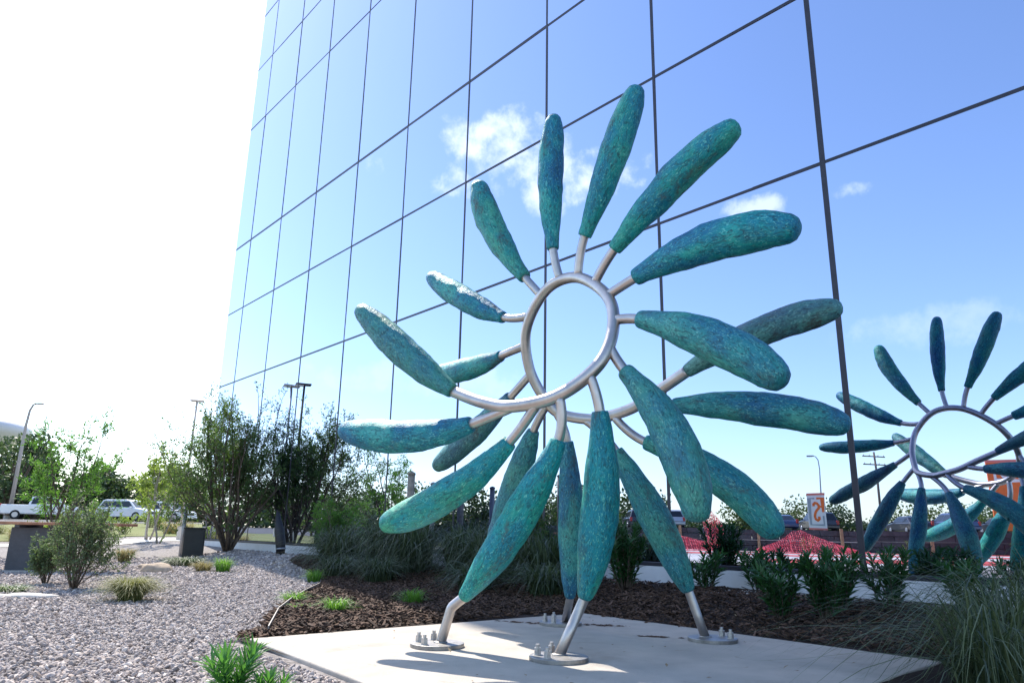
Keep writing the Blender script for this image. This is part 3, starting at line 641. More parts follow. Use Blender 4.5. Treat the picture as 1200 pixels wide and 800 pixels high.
def tree(name, x, y, label, seed, h, stems, spread, lens, leaf, mt, bark=M_bark, group=None, cat='tree', trunk=0.05, dens=1.0, up=0.55, first=0.12, z=None, leafw=.42, gap=0.0, split=3, depth=4, leafrange=0.10, lean=(0, 0)):
    rg = random.Random(seed); z0 = tz(x, y) if z is None else z
    root = thing(name, label, cat, (x, y, z0 - 0.02), 0, group); wood = MB(); fo = MB()
    def grow(p, d, ln, rad, lev):
        n = 5; pts = [p]; dirs = [d]; q = p.copy(); dd = d.copy()
        for i in range(n):
            dd = (dd + rdir(rg) * 0.16 + Vector((lean[0], lean[1], up * 0.13 * (1 if lev < 3 else .3)))).normalized(); q = q + dd * ln / n; pts.append(q); dirs.append(dd)
        r1 = rad * 0.62 if lev < depth else rad * .35
        wood.tube(pts, [rad + (r1 - rad) * i / n for i in range(n + 1)], 7 if lev < 2 else 4, lev == 0)
        if lev >= depth - 1:
            for k in range(int((7 if lev == depth else 3) * dens)):
                t = rg.uniform(.1, 1) * n; i = min(n - 1, int(t)); pp = pts[i].lerp(pts[i + 1], t - i) + rdir(rg) * rg.uniform(0, leafrange)
                if gap and noise.noise(pp * 1.6 + Vector((seed, 0, 0))) < gap - .35: continue
                if WN.x * (pp.x + x) + WN.y * (pp.y + y) > 8.52: continue
                dl = (rdir(rg) + dirs[i] * .6 + Vector((0, 0, -.15))).normalized(); leaf_quad(fo, pp, dl, rdir(rg), leaf * rg.uniform(.65, 1.25), leaf * leafw * rg.uniform(.35, .6))
        if lev < depth:
            for k in range(split + (1 if lev == 0 else 0)):
                t = (first if lev == 0 else .3) + (1 - (first if lev == 0 else .3)) * (k + rg.random()) / (split + (1 if lev == 0 else 0)); i = min(n - 1, int(t * n)); pp = pts[i].lerp(pts[i + 1], t * n - i)
                ax = dirs[i].orthogonal().normalized(); B = dirs[i].cross(ax); a = rg.uniform(0, 6.283); o = ax * math.cos(a) + B * math.sin(a); sp = rg.uniform(.5, .95)
                grow(pp, (dirs[i] * (1 - sp * .35) + o * sp).normalized(), ln * lens * rg.uniform(.75, 1.15) * (1.15 - .45 * t), max(.003, rad * .55 * (1 - t * .35)), lev + 1)
            grow(pts[-1], dirs[-1], ln * lens * rg.uniform(.75, 1), rad * .6, lev + 1)
    for k in range(stems):
        a = 6.283 * k / stems + rg.uniform(-.4, .4); o = spread * rg.uniform(.6, 1.1) * (1 if stems > 1 else .3); d = Vector((math.cos(a) * o, math.sin(a) * o, 1)).normalized()
        grow(Vector((math.cos(a) * trunk * 1.3 * (stems > 1), math.sin(a) * trunk * 1.3 * (stems > 1), 0)), d, h * .36 * rg.uniform(.85, 1.1), trunk * rg.uniform(.8, 1.1), 0)
    wood.build('trunk', bark, root, True); fo.build('crown', mt, root)
    return root
def far_tree(x, y, z, h, w, mt, label, seed, group, trunkh=0.3, n=1500, leaf=0.42):
    rg = random.Random(seed); root = thing('background_tree', label, 'tree', (x, y, z), 0, group); fo = MB(); wd_ = MB()
    lobes = []
    for k in range(11):
        a = rg.uniform(0, 6.283); rr = w * .5 * rg.uniform(.05, .75); zz = h * (trunkh + (1 - trunkh) * rg.uniform(.12, .86)); lobes.append((Vector((math.cos(a) * rr, math.sin(a) * rr, zz)), w * rg.uniform(.16, .32)))
    for c, r_ in lobes:
        wd_.tube([Vector((0, 0, h * trunkh * .6)), c * .5 + Vector((0, 0, h * trunkh * .4)), c], [h * .018, h * .01, h * .004], 5)
        for k in range(n // len(lobes)):
            d = rdir(rg); p = c + Vector((d.x, d.y, d.z * .8)) * r_ * (rg.random() ** .35); p.z = max(p.z, h * trunkh * .6); leaf_quad(fo, p, rdir(rg), rdir(rg), leaf * rg.uniform(.6, 1.2), leaf * .38)
    wd_.tube([Vector((0, 0, -.1)), Vector((w * .02, 0, h * .25)), Vector((0, w * .02, h * .6))], [h * .03, h * .024, h * .012], 7)
    wd_.build('trunk', M_bark, root, True); fo.build('crown', mt, root)
    return root

# --- garden on the left
tree('myrtle_tree', -7.65, 20.6, 'dark multi-stemmed wax myrtle with small leaves growing beside the glass corner', 3, 5.9, 11, 0.56, 0.64, 0.08, M_leaf_dark, trunk=0.042, dens=1.1, up=.75, first=.16, split=3, leafrange=.09)
tree('young_tree', -11.3, 18.8, 'bright green feathery young tree standing behind the wooden table', 8, 4.9, 4, 0.36, 0.60, 0.12, M_leaf_bright, trunk=0.04, dens=1.3, leafw=.28, split=2, first=.22, leafrange=.12)
tree('sapling', -13.2, 27.6, 'thin lime-leaved sapling tied next to a galvanised stake', 5, 4.6, 2, 0.3, 0.62, 0.16, M_leaf_lime, M_palebark, trunk=0.035, dens=1.0, split=2, first=.35)
tree('sapling', -11.9, 25.6, 'lime-leaved sapling crowding against the dark wax myrtle', 6, 4.3, 2, 0.4, 0.62, 0.15, M_leaf_lime, M_palebark, trunk=0.035, dens=1.0, split=2, first=.3)
def post(name, x, y, h, r, mt, label, cat, z=None, seg=12, cap=None, capm=None):
    z0 = tz(x, y) if z is None else z; mb = MB(); mb.tube([(0, 0, -.05), (0, 0, h * .5), (0, 0, h)], r, seg)
    root = thing(name, label, cat, (x, y, z0)); mb.build('shaft', mt, root, True)
    mb = MB(); mb.tube([(0, 0, h - .002), (0, 0, h + r * .5), (0, 0, h + r * .9)], [r * 1.18, r * 1.1, r * .4], seg); mb.build('cap', capm or mt, root, True)
    return root
post('stake', -13.55, 28.1, 2.65, 0.045, M_galv, 'galvanised round stake supporting the thin lime sapling', 'stake')
tree('sage_bush', -5.75, 10.15, 'grey-green upright sage bush in front of the wooden table', 33, 1.7, 10, 0.36, 0.62, 0.042, M_leaf_sage, trunk=0.012, dens=1.2, up=.8, first=.08, split=3, depth=3, leafrange=.045, cat='shrub')
tree('sage_bush', -6.6, 10.9, 'smaller grey-green sage bush half hiding the table pedestal', 34, 1.1, 7, 0.45, 0.62, 0.042, M_leaf_sage, trunk=0.01, dens=1.3, up=.7, first=.08, split=3, depth=3, leafrange=.04, cat='shrub')
grass('grass_clump', -4.3, 8.75, 1700, 0.44, 0.52, M_grass_olive, 'olive and straw coloured fountain grass clump alone in open gravel', seed=2, w=.0032, droop=.75, base=.12)
grass('grass_clump', -8.75, 17.3, 600, 0.5, 0.42, M_grass_straw, 'straw-yellow grass clump behind the sage bush', seed=3, w=.005, droop=.6)
grass('grass_clump', -5.85, 14.6, 380, 0.32, 0.32, M_grass_straw, 'dry tan half of the small clump at the foot of the wax myrtle', seed=4, w=.004)
grass('grass_clump', -5.45, 14.55, 420, 0.42, 0.26, M_grass_green, 'fresh green half of the small clump at the foot of the wax myrtle', seed=5, w=.004, droop=.6)
grass('juniper', -7.0, 16.5, 900, 0.34, 0.62, M_grass_dark, 'low dark spreading juniper beside the utility box', seed=6, w=.006, droop=.8, base=.3, cat='shrub')
rg = random.Random(60)
for k, (x, y, w_) in enumerate([(-6.9, 9.4, .5), (-7.6, 10.0, .6), (-6.3, 9.6, .4)]):
    grass('ground_cover', x, y, 420, 0.16, 0.34, M_leaf_sage, 'low green ground cover creeping along the gravel rim by the table', 'ground cover by the table', seed=20 + k, w=.006, base=w_ * .5, cat='ground cover')
# low planting along the footpath
rg = random.Random(61)
for k in range(13):
    a = R(rg.uniform(-37, -23.5)); d = rg.uniform(32.5, 46); x, y = math.sin(a) * d, math.cos(a) * d
    if k % 2: grass('meadow_grass', x, y, 330, rg.uniform(.6, .9), .8, M_grass_olive if k % 4 == 1 else M_grass_straw, 'yellow-green meadow grass tuft between the footpath and the car park', 'meadow tufts', seed=70 + k, w=.014, base=.6, cat='grass clump')
    else: shrub('low_bush', x, y, rg.uniform(.7, 1.1), 16, .8, .16, M_leaf_lime, 'low light green bush between the footpath and the car park', 'low bushes by the footpath', seed=80 + k, whorl=8, lw=.4)
# table with planks on a pedestal
def table():
    root = thing('picnic_table', 'long wooden plank table on a charcoal pedestal block', 'table', (-8.75, 13.7, -.03), R(8))
    for k in range(5):
        mb = MB(); mb.box((0.1, -0.40 + k * 0.2, 0.845), (3.2, 0.185, 0.05)); bevel(mb.build('plank', M_wood, root), .006)
    for x in (-1.2, 0.0, 1.2):
        mb = MB(); mb.box((x, 0, 0.797), (0.08, 0.9, 0.045)); mb.build('crossbar', M_greyped, root)
    mb = MB(); mb.box((0.15, 0, 0.40), (0.66, 0.5, 0.75)); bevel(mb.build('pedestal', M_greyped, root), .012)
    mb = MB(); mb.box((0.15, 0, 0.01), (0.9, 0.75, 0.06)); bevel(mb.build('footing', M_path, root), .01)
table()
# utility box, leaning black tube, posts by the glass
def utility_box():
    root = thing('utility_box', 'dark squat utility box standing between juniper and wax myrtle', 'utility box', (-8.3, 19.9, tz(-8.3, 19.9)), R(20))
    mb = MB(); mb.box((0, 0, .36), (.5, .4, .72)); bevel(mb.build('cabinet', M_darkbox, root), .015)
    mb = MB(); mb.box((0, 0, .735), (.55, .45, .04)); bevel(mb.build('lid', M_darkbox, root), .01)
    mb = MB(); mb.box((0.02, -.207, .4), (.4, .012, .5)); mb.build('door', M_darkbox, root)
utility_box()
post('stake', -8.75, 20.2, 1.35, 0.05, M_galv, 'short galvanised post standing next to the dark utility box', 'stake')
p = wp(18.0, 8.05)
mb = MB(); mb.tube([(0.0, 0, 0), (-0.03, 0.02, .3), (-0.10, 0.04, .62), (-0.20, 0.08, 1.06)], [.10, .125, .12, .045], 10)
root = thing('leaning_marker', 'narrow black fabric-wrapped marker leaning against the white plinth', 'marker', (p.x, p.y, tz(p.x, p.y) - .02)); mb.build('wrap', M_black, root, True)
mb = MB(); mb.tube([(0.0, 0, .16), (-.003, 0, .2)], .122, 10); mb.build('band', M_galv, root, True)
mb = MB(); mb.tube([(-0.20, .08, 1.05), (-0.22, .09, 1.12)], .02, 8); mb.build('tip', M_black, root, True)
q = wp(12.2, 8.0); post('timber_post', q.x, q.y, 1.72, 0.07, M_palebark, 'pale rough timber post rising out of the tall dark grass', 'post')
q = wp(11.3, 7.9); post('timber_post', q.x, q.y, 1.50, 0.05, M_polegrey, 'slim dark round-capped post rising out of the tall dark grass', 'post')

# --- bed in front of the glass
big = [(13.1, 7.1, 1.0, 1.15, 'big dark fountain grass nearest the leaning black marker'), (12.2, 7.5, 1.25, 1.0, 'tall dark fountain grass around the pale timber post'), (11.0, 7.3, 1.15, 1.05, 'dark fountain grass below the slim round-capped post'),
       (9.9, 7.6, 1.05, .95, 'dark fountain grass behind the short left front leg'), (8.9, 7.4, .95, .9, 'dark fountain grass behind the two front legs'), (7.9, 7.5, .85, .8, 'dark fountain grass right behind the rear leg'), (14.3, 7.6, .9, .9, 'dark fountain grass with pale arching tips beside the plinth')]
for k, (s, n, h, sp, lb) in enumerate(big):
    q = wp(s, n); grass('fountain_grass', q.x, q.y, 750, h * 1.3, sp * 1.4, M_grass_ftn, lb, seed=30 + k, w=.0085, droop=.9, base=.28, erect=.05, hv=(.3, 1.15))
for k, (s, n, h, lb) in enumerate([(10.4, 6.3, .55, 'low dark grass spilling toward the mulch below the lowest left pod'), (8.2, 6.5, .5, 'low dark grass behind the rear base plate'), (11.9, 6.4, .5, 'low dark grass at the gravel end of the bed'), (7.0, 6.7, .55, 'low dark grass left of the tall podocarpus')]):
    q = wp(s, n); grass('low_grass', q.x, q.y, 500, h * 1.25, .85, M_grass_ftn, lb, seed=45 + k, w=.007, droop=.8, base=.2)
for k, (x, y, h, lb) in enumerate([(-2.45, 8.8, .17, 'bright green grass tuft at the gravel edge of the mulch'), (-1.72, 7.75, .22, 'largest bright green grass tuft in the sunlit mulch'), (-1.08, 8.75, .24, 'bright green grass tuft by the pale stone in the mulch'), (-3.1, 12.2, .26, 'bright green tuft in front of the big dark fountain grass'), (-2.2, 8.1, .10, 'small sparse green tuft between two larger tufts')]):
    grass('grass_tuft', x, y, 230, h * 1.25, .26, M_grass_green, lb, seed=50 + k, w=.0045, droop=.6, base=.09, cat='grass tuft')
q = wp(8.6, 7.9); tree('thin_shrub', q.x, q.y, 'sparse dark twiggy shrub behind the left pods against the glass', 15, 1.75, 4, .45, .6, .05, M_leaf_dark, trunk=.016, dens=.8, split=2, first=.3, cat='shrub', leafrange=.05)
q = wp(14.6, 7.7); tree('thin_shrub', q.x, q.y, 'airy green willow-leaved shrub arching over the tall grass', 19, 1.9, 4, .5, .6, .10, M_leaf_bright, trunk=.016, dens=.8, split=2, first=.3, cat='shrub', leafw=.22, leafrange=.05)
pods = [(1.50, 9.72, .98, 12, .30, 'tallest dark podocarpus, standing just right of the front leg pod'), (2.45, 9.35, .46, 7, .24, 'small podocarpus with open crown beside the lone side leg'), (3.0, 9.15, .5, 7, .22, 'small podocarpus against the white plinth past the lone side leg'),
        (2.62, 7.35, .58, 9, .26, 'podocarpus at the slab edge with spiky upright shoots'), (2.98, 7.2, .66, 9, .24, 'taller podocarpus in the clump by the slab edge'), (3.28, 7.5, .62, 9, .24, 'podocarpus in the clump that hides the foot of the thick mullion'), (3.72, 7.35, .60, 8, .26, 'podocarpus half covered by arching grass blades'), (4.2, 6.9, .55, 8, .28, 'podocarpus buried in the arching grass near the plinth')]
for k, (x, y, h, ns, sp, lb) in enumerate(pods):
    shrub('podocarpus', x, y, h * .92, ns * 2, sp * 1.1, .14, M_leaf_pod, lb, seed=90 + k, whorl=17, lw=.19, bare=.12, tilt=(.45, .85))
for x, y, n, h, sp, sd_, lb in ((2.85, 4.5, 420, 1.1, 1.7, 140, 'large arching dark grass overhanging the slab corner'), (3.55, 5.3, 520, 1.2, 1.9, 141, 'large arching dark grass between the slab corner and the podocarpus'), (4.4, 6.1, 420, 1.1, 1.4, 142, 'arching dark grass deep in the bed beside the plinth')):
    grass('arching_grass', x, y, n, h, sp, M_grass_arch, lb, seed=sd_, w=.0052, droop=1.05, base=.24, erect=.15, hv=(.35, 1.1))
# foreground plant: every leaf its own object
def fore_plant(x, y, h, nst, spread, label, seed, leaf=.115):
    rg = random.Random(seed); root = thing('oleander', label, 'plant', (x, y, -.03))
    mb = MB(); lance_leaf(mb, Vector((0, 0, 0)), Vector((1, 0, 0)), Vector((0, 0, 1)), 1.0, .06); lm = mb.mesh('leaf', M_leaf_fore)
    for k in range(nst):
        az = 6.283 * k / nst + rg.uniform(-.3, .3); d = Vector((math.cos(az), math.sin(az), 0)); o = spread * rg.uniform(.3, 1); hh = h * rg.uniform(.75, 1.05)
        c = catmull([Vector((0, 0, 0)), d * o * .4 + Vector((0, 0, hh * .5)), d * o + Vector((0, 0, hh))], 10); st = MB(); st.tube(c, [.006 - .004 * i / len(c) for i in range(len(c))], 6); st.build('stem', M_leaf_pod, root, True)
        nl = 44
        for q in range(nl):
            t = .30 + .70 * q / nl; i = min(len(c) - 2, int(t * (len(c) - 1))); p = c[i].lerp(c[i + 1], t * (len(c) - 1) - i); T = (c[i + 1] - c[i]).normalized()
            a2 = q * 2.4; A = T.orthogonal().normalized(); B = T.cross(A); e = rg.uniform(.45, .8) * (1.25 - .6 * t)
            dd = ((A * math.cos(a2) + B * math.sin(a2)) * e + T * .75).normalized(); sc = leaf * rg.uniform(.75, 1.15)
            S_ = dd.cross(T).normalized(); U_ = S_.cross(dd); mt = Matrix((dd, -S_, U_)).transposed().to_4x4()
            l = obj('leaf', lm, root); l.matrix_local = Matrix.Translation(p) @ mt @ Matrix.Scale(sc, 4)
fore_plant(-1.27, 3.66, .26, 6, .10, 'glossy green oleander tip poking up at the gravel near the slab', 1)
fore_plant(-1.07, 3.58, .19, 4, .06, 'smaller glossy green oleander tip closer to the slab edge', 2, .085)

# ------------------------------------------------------------------ vehicles
def car_model(kind, paint, L_=4.7, H_=1.72, Wd=1.86):
    """returns list of (name, mesh, parent index) in a frame: x forward, y left, z up"""
    parts = []
    if kind == 'suv': low = [(-2.3, .42), (-2.36, .7), (-2.30, 1.02), (2.0 - .75, 1.04), (2.15, .92), (2.33, .72), (2.34, .45), (2.2, .32), (-2.15, .32)]; gh = [(-2.24, 1.0), (-1.95, 1.62), (-1.7, 1.70), (0.2, 1.70), (.55, 1.60), (1.32, 1.02)]
    elif kind == 'pickup': low = [(-2.85, .52), (-2.9, .8), (-2.86, 1.18), (1.5, 1.18), (2.5, 1.12), (2.82, .92), (2.85, .55), (2.7, .42), (-2.7, .42)]; gh = [(-.95, 1.16), (-.8, 1.82), (-.6, 1.88), (.7, 1.88), (1.0, 1.80), (1.75, 1.16)]
    else: low = [(-2.25, .38), (-2.32, .65), (-2.2, .92), (1.1, .93), (2.05, .80), (2.28, .6), (2.3, .38), (2.15, .27), (-2.1, .27)]; gh = [(-1.95, .90), (-1.25, 1.36), (-.9, 1.43), (.2, 1.43), (.5, 1.36), (1.25, .92)]
    def loft(poly, w0, w1, zt0, zt1):
        mb = MB(); n = len(poly); vs = []
        for sgn in (-1, 1):
            for (x, z) in poly:
                t = min(1, max(0, (z - zt0) / (zt1 - zt0))); vs.append((x, sgn * (w0 + (w1 - w0) * t), z))
        mb.add(vs, [tuple(range(n)), tuple(range(2 * n - 1, n - 1, -1))] + [(i, n + i, n + (i + 1) % n, (i + 1) % n) for i in range(n)]); return mb
    zb = min(z for x, z in gh); zt = max(z for x, z in gh); hw = Wd / 2
    parts.append(('body', loft(low, hw, hw, 0, 1), paint, None, .09))
    parts.append(('cabin', loft(gh, hw - .05, hw - .27, zb, zt), paint, None, .05))
    # side windows follow the cabin taper
    def yat(z): return hw - .05 - .22 * (z - zb) / (zt - zb) + .006
    gx0, gx1 = gh[0][0], gh[-1][0]; x0, x1 = gh[1][0] + .08, gh[-2][0] - .03; z0, z1 = zb + .08, zt - .14
    div = lin(0, 1, 3 if kind == 'pickup' else 4)
    for sg in (-1, 1):
        for k in range(len(div) - 1):
            a, b = div[k], div[k + 1]; bot0 = gx0 + .16 + (gx1 - .22 - gx0 - .16) * a + .03; bot1 = gx0 + .16 + (gx1 - .22 - gx0 - .16) * b - .03; t0 = x0 + .02 + (x1 - x0 - .02) * a + .03; t1 = x0 + .02 + (x1 - x0 - .02) * b - .03
            mb = MB(); vs = [(bot0, sg * yat(z0), z0), (bot1, sg * yat(z0), z0), (t1, sg * yat(z1), z1), (t0, sg * yat(z1), z1)]; vs += [(x, y - sg * .02, z) for x, y, z in vs]; mb.add(vs, [(0, 1, 2, 3), (7, 6, 5, 4), (0, 4, 5, 1), (1, 5, 6, 2), (2, 6, 7, 3), (3, 7, 4, 0)]); parts.append(('window', mb, M_carglass, None, 0))
        mb = MB(); mb.box((gx1 - .35, sg * (hw + .08), zb + .08), (.12, .2, .14)); parts.append(('mirror', mb, paint, None, .02))
    def glassq(nm, A, B, ins):
        (xa, za), (xb, zb_) = A, B; d = Vector((xb - xa, 0, zb_ - za)); n = Vector((-d.z, 0, d.x)).normalized()
        if nm == 'windscreen': n = -n if n.x < 0 else n
        else: n = -n if n.x > 0 else n
        pa = Vector((xa, 0, za)) + d * .1 + n * .008; pb = Vector((xa, 0, za)) + d * .9 + n * .008; mb = MB()
        vs = [pa + Vector((0, -yat(pa.z) + ins, 0)), pa + Vector((0, yat(pa.z) - ins, 0)), pb + Vector((0, yat(pb.z) - ins, 0)), pb + Vector((0, -yat(pb.z) + ins, 0))]; vs += [v - n * .02 for v in vs]
        mb.add(vs, [(0, 1, 2, 3), (7, 6, 5, 4), (0, 4, 5, 1), (1, 5, 6, 2), (2, 6, 7, 3), (3, 7, 4, 0)]); parts.append((nm, mb, M_carglass, None, 0))
    glassq('windscreen', gh[-1], gh[-2], .09); glassq('rear_window', gh[0], gh[1], .12)
    rw = .37 if kind != 'sedan' else .33; wb = (1.42, -1.38) if kind != 'pickup' else (1.85, -1.75)
    for wx in wb:
        for sg in (-1, 1):
            mb = MB(); mb.tube([(wx, sg * (hw - .20), rw), (wx, sg * (hw - .17), rw), (wx, sg * (hw + .0), rw), (wx, sg * (hw + .02), rw)], [rw * .93, rw, rw, rw * .93], 22); parts.append(('wheel', mb, M_tyre, None, 0)); wi = len(parts) - 1
            mb = MB(); mb.tube([(wx, sg * (hw + .005), rw), (wx, sg * (hw + .03), rw)], [rw * .64, rw * .58], 18); parts.append(('rim', mb, M_rim, wi, 0))
    fx = max(x for x, z in low); bx = min(x for x, z in low); fz = .74 if kind != 'pickup' else .95
    for sg in (-1, 1):
        mb = MB(); mb.box((fx - .09, sg * (hw - .24), fz), (.14, .36, .14)); parts.append(('headlight', mb, M_clearlens, None, .02))
        mb = MB(); mb.box((bx + .04, sg * (hw - .14), fz + .12), (.12, .2, .34)); parts.append(('tail_light', mb, M_redlens, None, .02))
    mb = MB(); mb.box((fx - .03, 0, fz - .06), (.1, Wd * .5, .2)); parts.append(('grille', mb, M_black, None, .01))
    mb = MB(); mb.box((fx - .02, 0, .42), (.18, Wd * .94, .2)); parts.append(('bumper', mb, paint, None, .04))
    mb = MB(); mb.box((bx + .02, 0, .5), (.18, Wd * .94, .22)); parts.append(('bumper', mb, paint, None, .04))
    if kind == 'pickup':
        mb = MB(); mb.box((-1.85, 0, 1.185), (1.75, Wd - .22, .02)); parts.append(('truck_bed', mb, M_black, None, 0))
    return [(n, mb.mesh(n, mt, False), par, bv) for n, mb, mt, par, bv in parts]
models = {}
def car(name, kind, pk, paint, x, y, z, rz, label, cat, group=None):
    key = (kind, pk)
    if key not in models: models[key] = car_model(kind, paint)
    root = thing(name, label, cat, (x, y, z), rz, group); made = []
    for n, me, par, bv in models[key]:
        o = obj(n, me, root if par is None else made[par])
        if bv: bevel(o, bv, 3)
        made.append(o)
    return root
zc = .975
car('parked_suv', 'suv', 'white', M_whitepaint, -30.9, 60.6, tz(-30.9, 60.6) + .03, R(-12), 'white station-wagon style car parked behind the young tree', 'car')
car('parked_suv', 'suv', 'white', M_whitepaint, -29.4, 64.0, tz(-29.4, 64.0) + .03, R(-10), 'white car farthest from the pickup, beside the sapling stake', 'car')
car('pickup_truck', 'pickup', 'white', M_whitepaint, -39.0, 62.4, tz(-39.0, 62.4) + .03, R(22), 'white pickup truck with red tail lights behind the bright young tree', 'truck')
def barrel(x, y, z, label):
    root = thing('traffic_barrel', label, 'barrel', (x, y, z))
    for k in range(5):
        mb = MB(); r0, r1 = .30 - .022 * k, .30 - .022 * (k + 1); mb.tube([(0, 0, .08 + k * .2), (0, 0, .08 + (k + 1) * .2)], [r0, r1], 20); mb.build('band', M_orange if k % 2 == 0 else M_white, root, True)
    mb = MB(); mb.tube([(0, 0, 0), (0, 0, .08)], [.4, .38], 20); mb.build('base', M_black, root)
    mb = MB(); mb.box((0, 0, 1.12), (.22, .05, .09)); mb.build('handle', M_orange, root)
barrel(-38.9, 53.6, tz(-38.9, 53.6) + .02, 'orange and white striped traffic barrel by the pickup')
barrel(-37.9, 53.4, tz(-37.9, 53.4) + .02, 'orange and white striped traffic barrel standing closer to the young tree')
# cars on the terrace, seen in the glass
tcars = [(-55.5, -3.0, 'sedan', 'blue', M_bluecar, 'blue sedan on the terrace car park behind the white sign'), (-55.8, -6.4, 'suv', 'dark', M_darkcar, 'dark SUV next to the blue sedan on the terrace'), (-56.0, 6.4, 'suv', 'silver', M_silver, 'silver SUV on the terrace car park nearest the billboard'), (-56.4, 9.6, 'suv', 'dark', M_darkcar, 'black SUV parked beside the silver SUV'), (-55.0, -13.5, 'sedan', 'dark', M_darkcar, 'dark sedan parked past the utility pole'), (-54.6, -16.8, 'suv', 'blue', M_bluecar, 'blue SUV on the terrace between two dark cars'), (-54.2, -20.5, 'sedan', 'dark2', M_darkcar, 'dark sedan at the banner end of the terrace row'), (-56.6, 13.2, 'sedan', 'white', M_whitepaint, 'white sedan at the end of the terrace row away from the banner')]
for x, y, kd, pk, pm, lb in tcars: car('parked_car', kd, pk, pm, x, y, TH, R(172), lb, 'car')

# ------------------------------------------------------------------ things in front of the building, seen mirrored in the glass
def retaining_wall():
    root = thing('retaining_wall', 'low dark block retaining wall with timber posts below the terrace', 'wall', tuple(FA))
    inv = Matrix.Translation(root.location).inverted()
    mb = MB(); bl = 1.6; hs = .33
    mb.box((0, 0, 0), (bl - .03, .28, hs - .025), fd, fn); me = mb.mesh('block', M_block)
    nb = int(FL / bl)
    for rw in range(4):
        for k in range(nb):
            c = FA + fd * (bl * (k + .5 + (.5 if rw % 2 else 0))) + fn * (.06 + .03 * rw) + Vector((0, 0, .165 + hs * rw))
            o = obj('block', me, root, c - FA)
    for k in range(0, nb, 3):
        c = FA + fd * (bl * k + .4) - fn * .17 + Vector((0, 0, .72)); mb = MB(); mb.box(c - FA, (.16, .16, 1.44), fd, fn); mb.build('post', M_tanpost, root)
retaining_wall()
def net_fence(P, hs, label, seed):
    root = thing('safety_net', label, 'net', tuple(Vector(P[0]) + Vector((0, 0, .02))))
    o0 = Vector(P[0]); rg = random.Random(seed); sub = 10; c = catmull(P, sub); mb = MB(); nz_ = 12
    hc = [v.x for v in catmull([(h, 0, 0) for h in hs], sub)]
    tops = [max(.1, h * rg.uniform(.96, 1.02)) for h in hc]
    d = (Vector(P[-1]) - Vector(P[0])).normalized(); n = Vector((-d.y, d.x, 0))
    def pt(i, j):
        t = j / nz_; return c[i] - o0 + Vector((0, 0, .04 + tops[i] * t)) + n * ((1 - t) * .9 * (1 if i % 2 else .8) + noise.noise(Vector((i * .4, j * .5, seed))) * .25)
    for j in range(nz_ + 1): mb.tube([pt(i, j) for i in range(len(c))], .010, 4, False)
    for i in range(len(c)): mb.tube([pt(i, j) for j in range(nz_ + 1)], .010, 4, False)
    mb.build('mesh', M_net, root)
    for i in range(5, len(c), 11):
        mb = MB(); mb.tube([c[i] - o0, c[i] - o0 + Vector((0, 0, tops[i] + .05))], .02, 8); mb.build('stake', M_net, root)
net_fence([(-29.8, 3.6, 0), (-30.5, 2.3, 0), (-30.8, 1.2, 0), (-30.6, 0.2, 0), (-30.1, -1.0, 0), (-29.8, -2.0, 0)], [.15, .6, 1.15, .85, .4, .08], 'heap of red plastic safety netting in front of the retaining wall', 1)
net_fence([(-28.6, 9.6, 0), (-29.1, 8.2, 0), (-29.3, 6.9, 0), (-29.0, 5.6, 0)], [.3, .75, .55, .25], 'low sagging red safety netting next to the taller heap', 3)
net_fence([(-29.2, 6.5, 0), (-29.5, 6.0, 0), (-29.5, 5.5, 0)], [1.5, 2.1, 1.6], 'upright strip of red safety netting away from the heap', 6)
def sign(TL, TR, BL, label, name, cat, face, marks, dep=.35):
    TL, TR, BL = Vector(TL), Vector(TR), Vector(BL); Z = Vector((0, 0, 1)); X = (TR - TL); X.z = 0; W_ = X.length; X.normalize(); H_ = TL.z - BL.z
    Y = Z.cross(X); fr = -Y if (-Y).dot(WN) > 0 else Y                     # faces the building
    o = Vector((BL.x, BL.y, TH)); root = thing(name, label, cat, tuple(o)); base = BL.z - TH
    def P(u, v, d): return X * (u * W_) + Z * (base + H_ * (1 - v)) + fr * d
    def slab(nm, u0, u1, v0, v1, d0, d1, mt, par=root):
        mb = MB(); c = (P(u0, v0, d0) + P(u1, v1, d1)) / 2; mb.box(c, (abs(u1 - u0) * W_, abs(d1 - d0), abs(v1 - v0) * H_), X, fr, Z); return mb.build(nm, mt, par)
    panel = slab('panel', 0, 1, 0, 1, -dep, 0, face)
    for u in (.08, .92): slab('sign_post', u - .04, u + .04, 1, 1 + (base + .05) / H_, -dep * .7, -dep * .3, M_polegrey)
    def stroke(pts, w, mt, nm, d=.012):
        mb = MB(); Q = [Vector((u * W_, -v * H_, 0)) for u, v in pts]; n = len(Q); Lf = []; Rt = []
        for i in range(n):
            t = (Q[min(i + 1, n - 1)] - Q[max(i - 1, 0)]).normalized(); s = Vector((-t.y, t.x, 0)); k = 1.0
            if 0 < i < n - 1:
                a = (Q[i] - Q[i - 1]).normalized(); cs = max(.5, abs(a.dot(t))); k = 1 / cs
            Lf.append(Q[i] + s * w / 2 * k); Rt.append(Q[i] - s * w / 2 * k)
        def W3(q, dd): return X * q.x + Z * (base + H_ + q.y) + fr * dd
        vs = [W3(q, d) for q in Lf] + [W3(q, d) for q in Rt] + [W3(q, .002) for q in Lf] + [W3(q, .002) for q in Rt]
        fs = []
        for i in range(n - 1): fs += [(i, i + 1, n + i + 1, n + i), (2 * n + i, i, i + 1, 2 * n + i + 1)[::-1], (n + i, n + i + 1, 3 * n + i + 1, 3 * n + i)]
        fs += [(0, n, 3 * n, 2 * n), (n - 1, 2 * n - 1, 4 * n - 1, 3 * n - 1)]
        mb.add(vs, fs); mb.build(nm, mt, panel)
    marks(slab, stroke, panel)
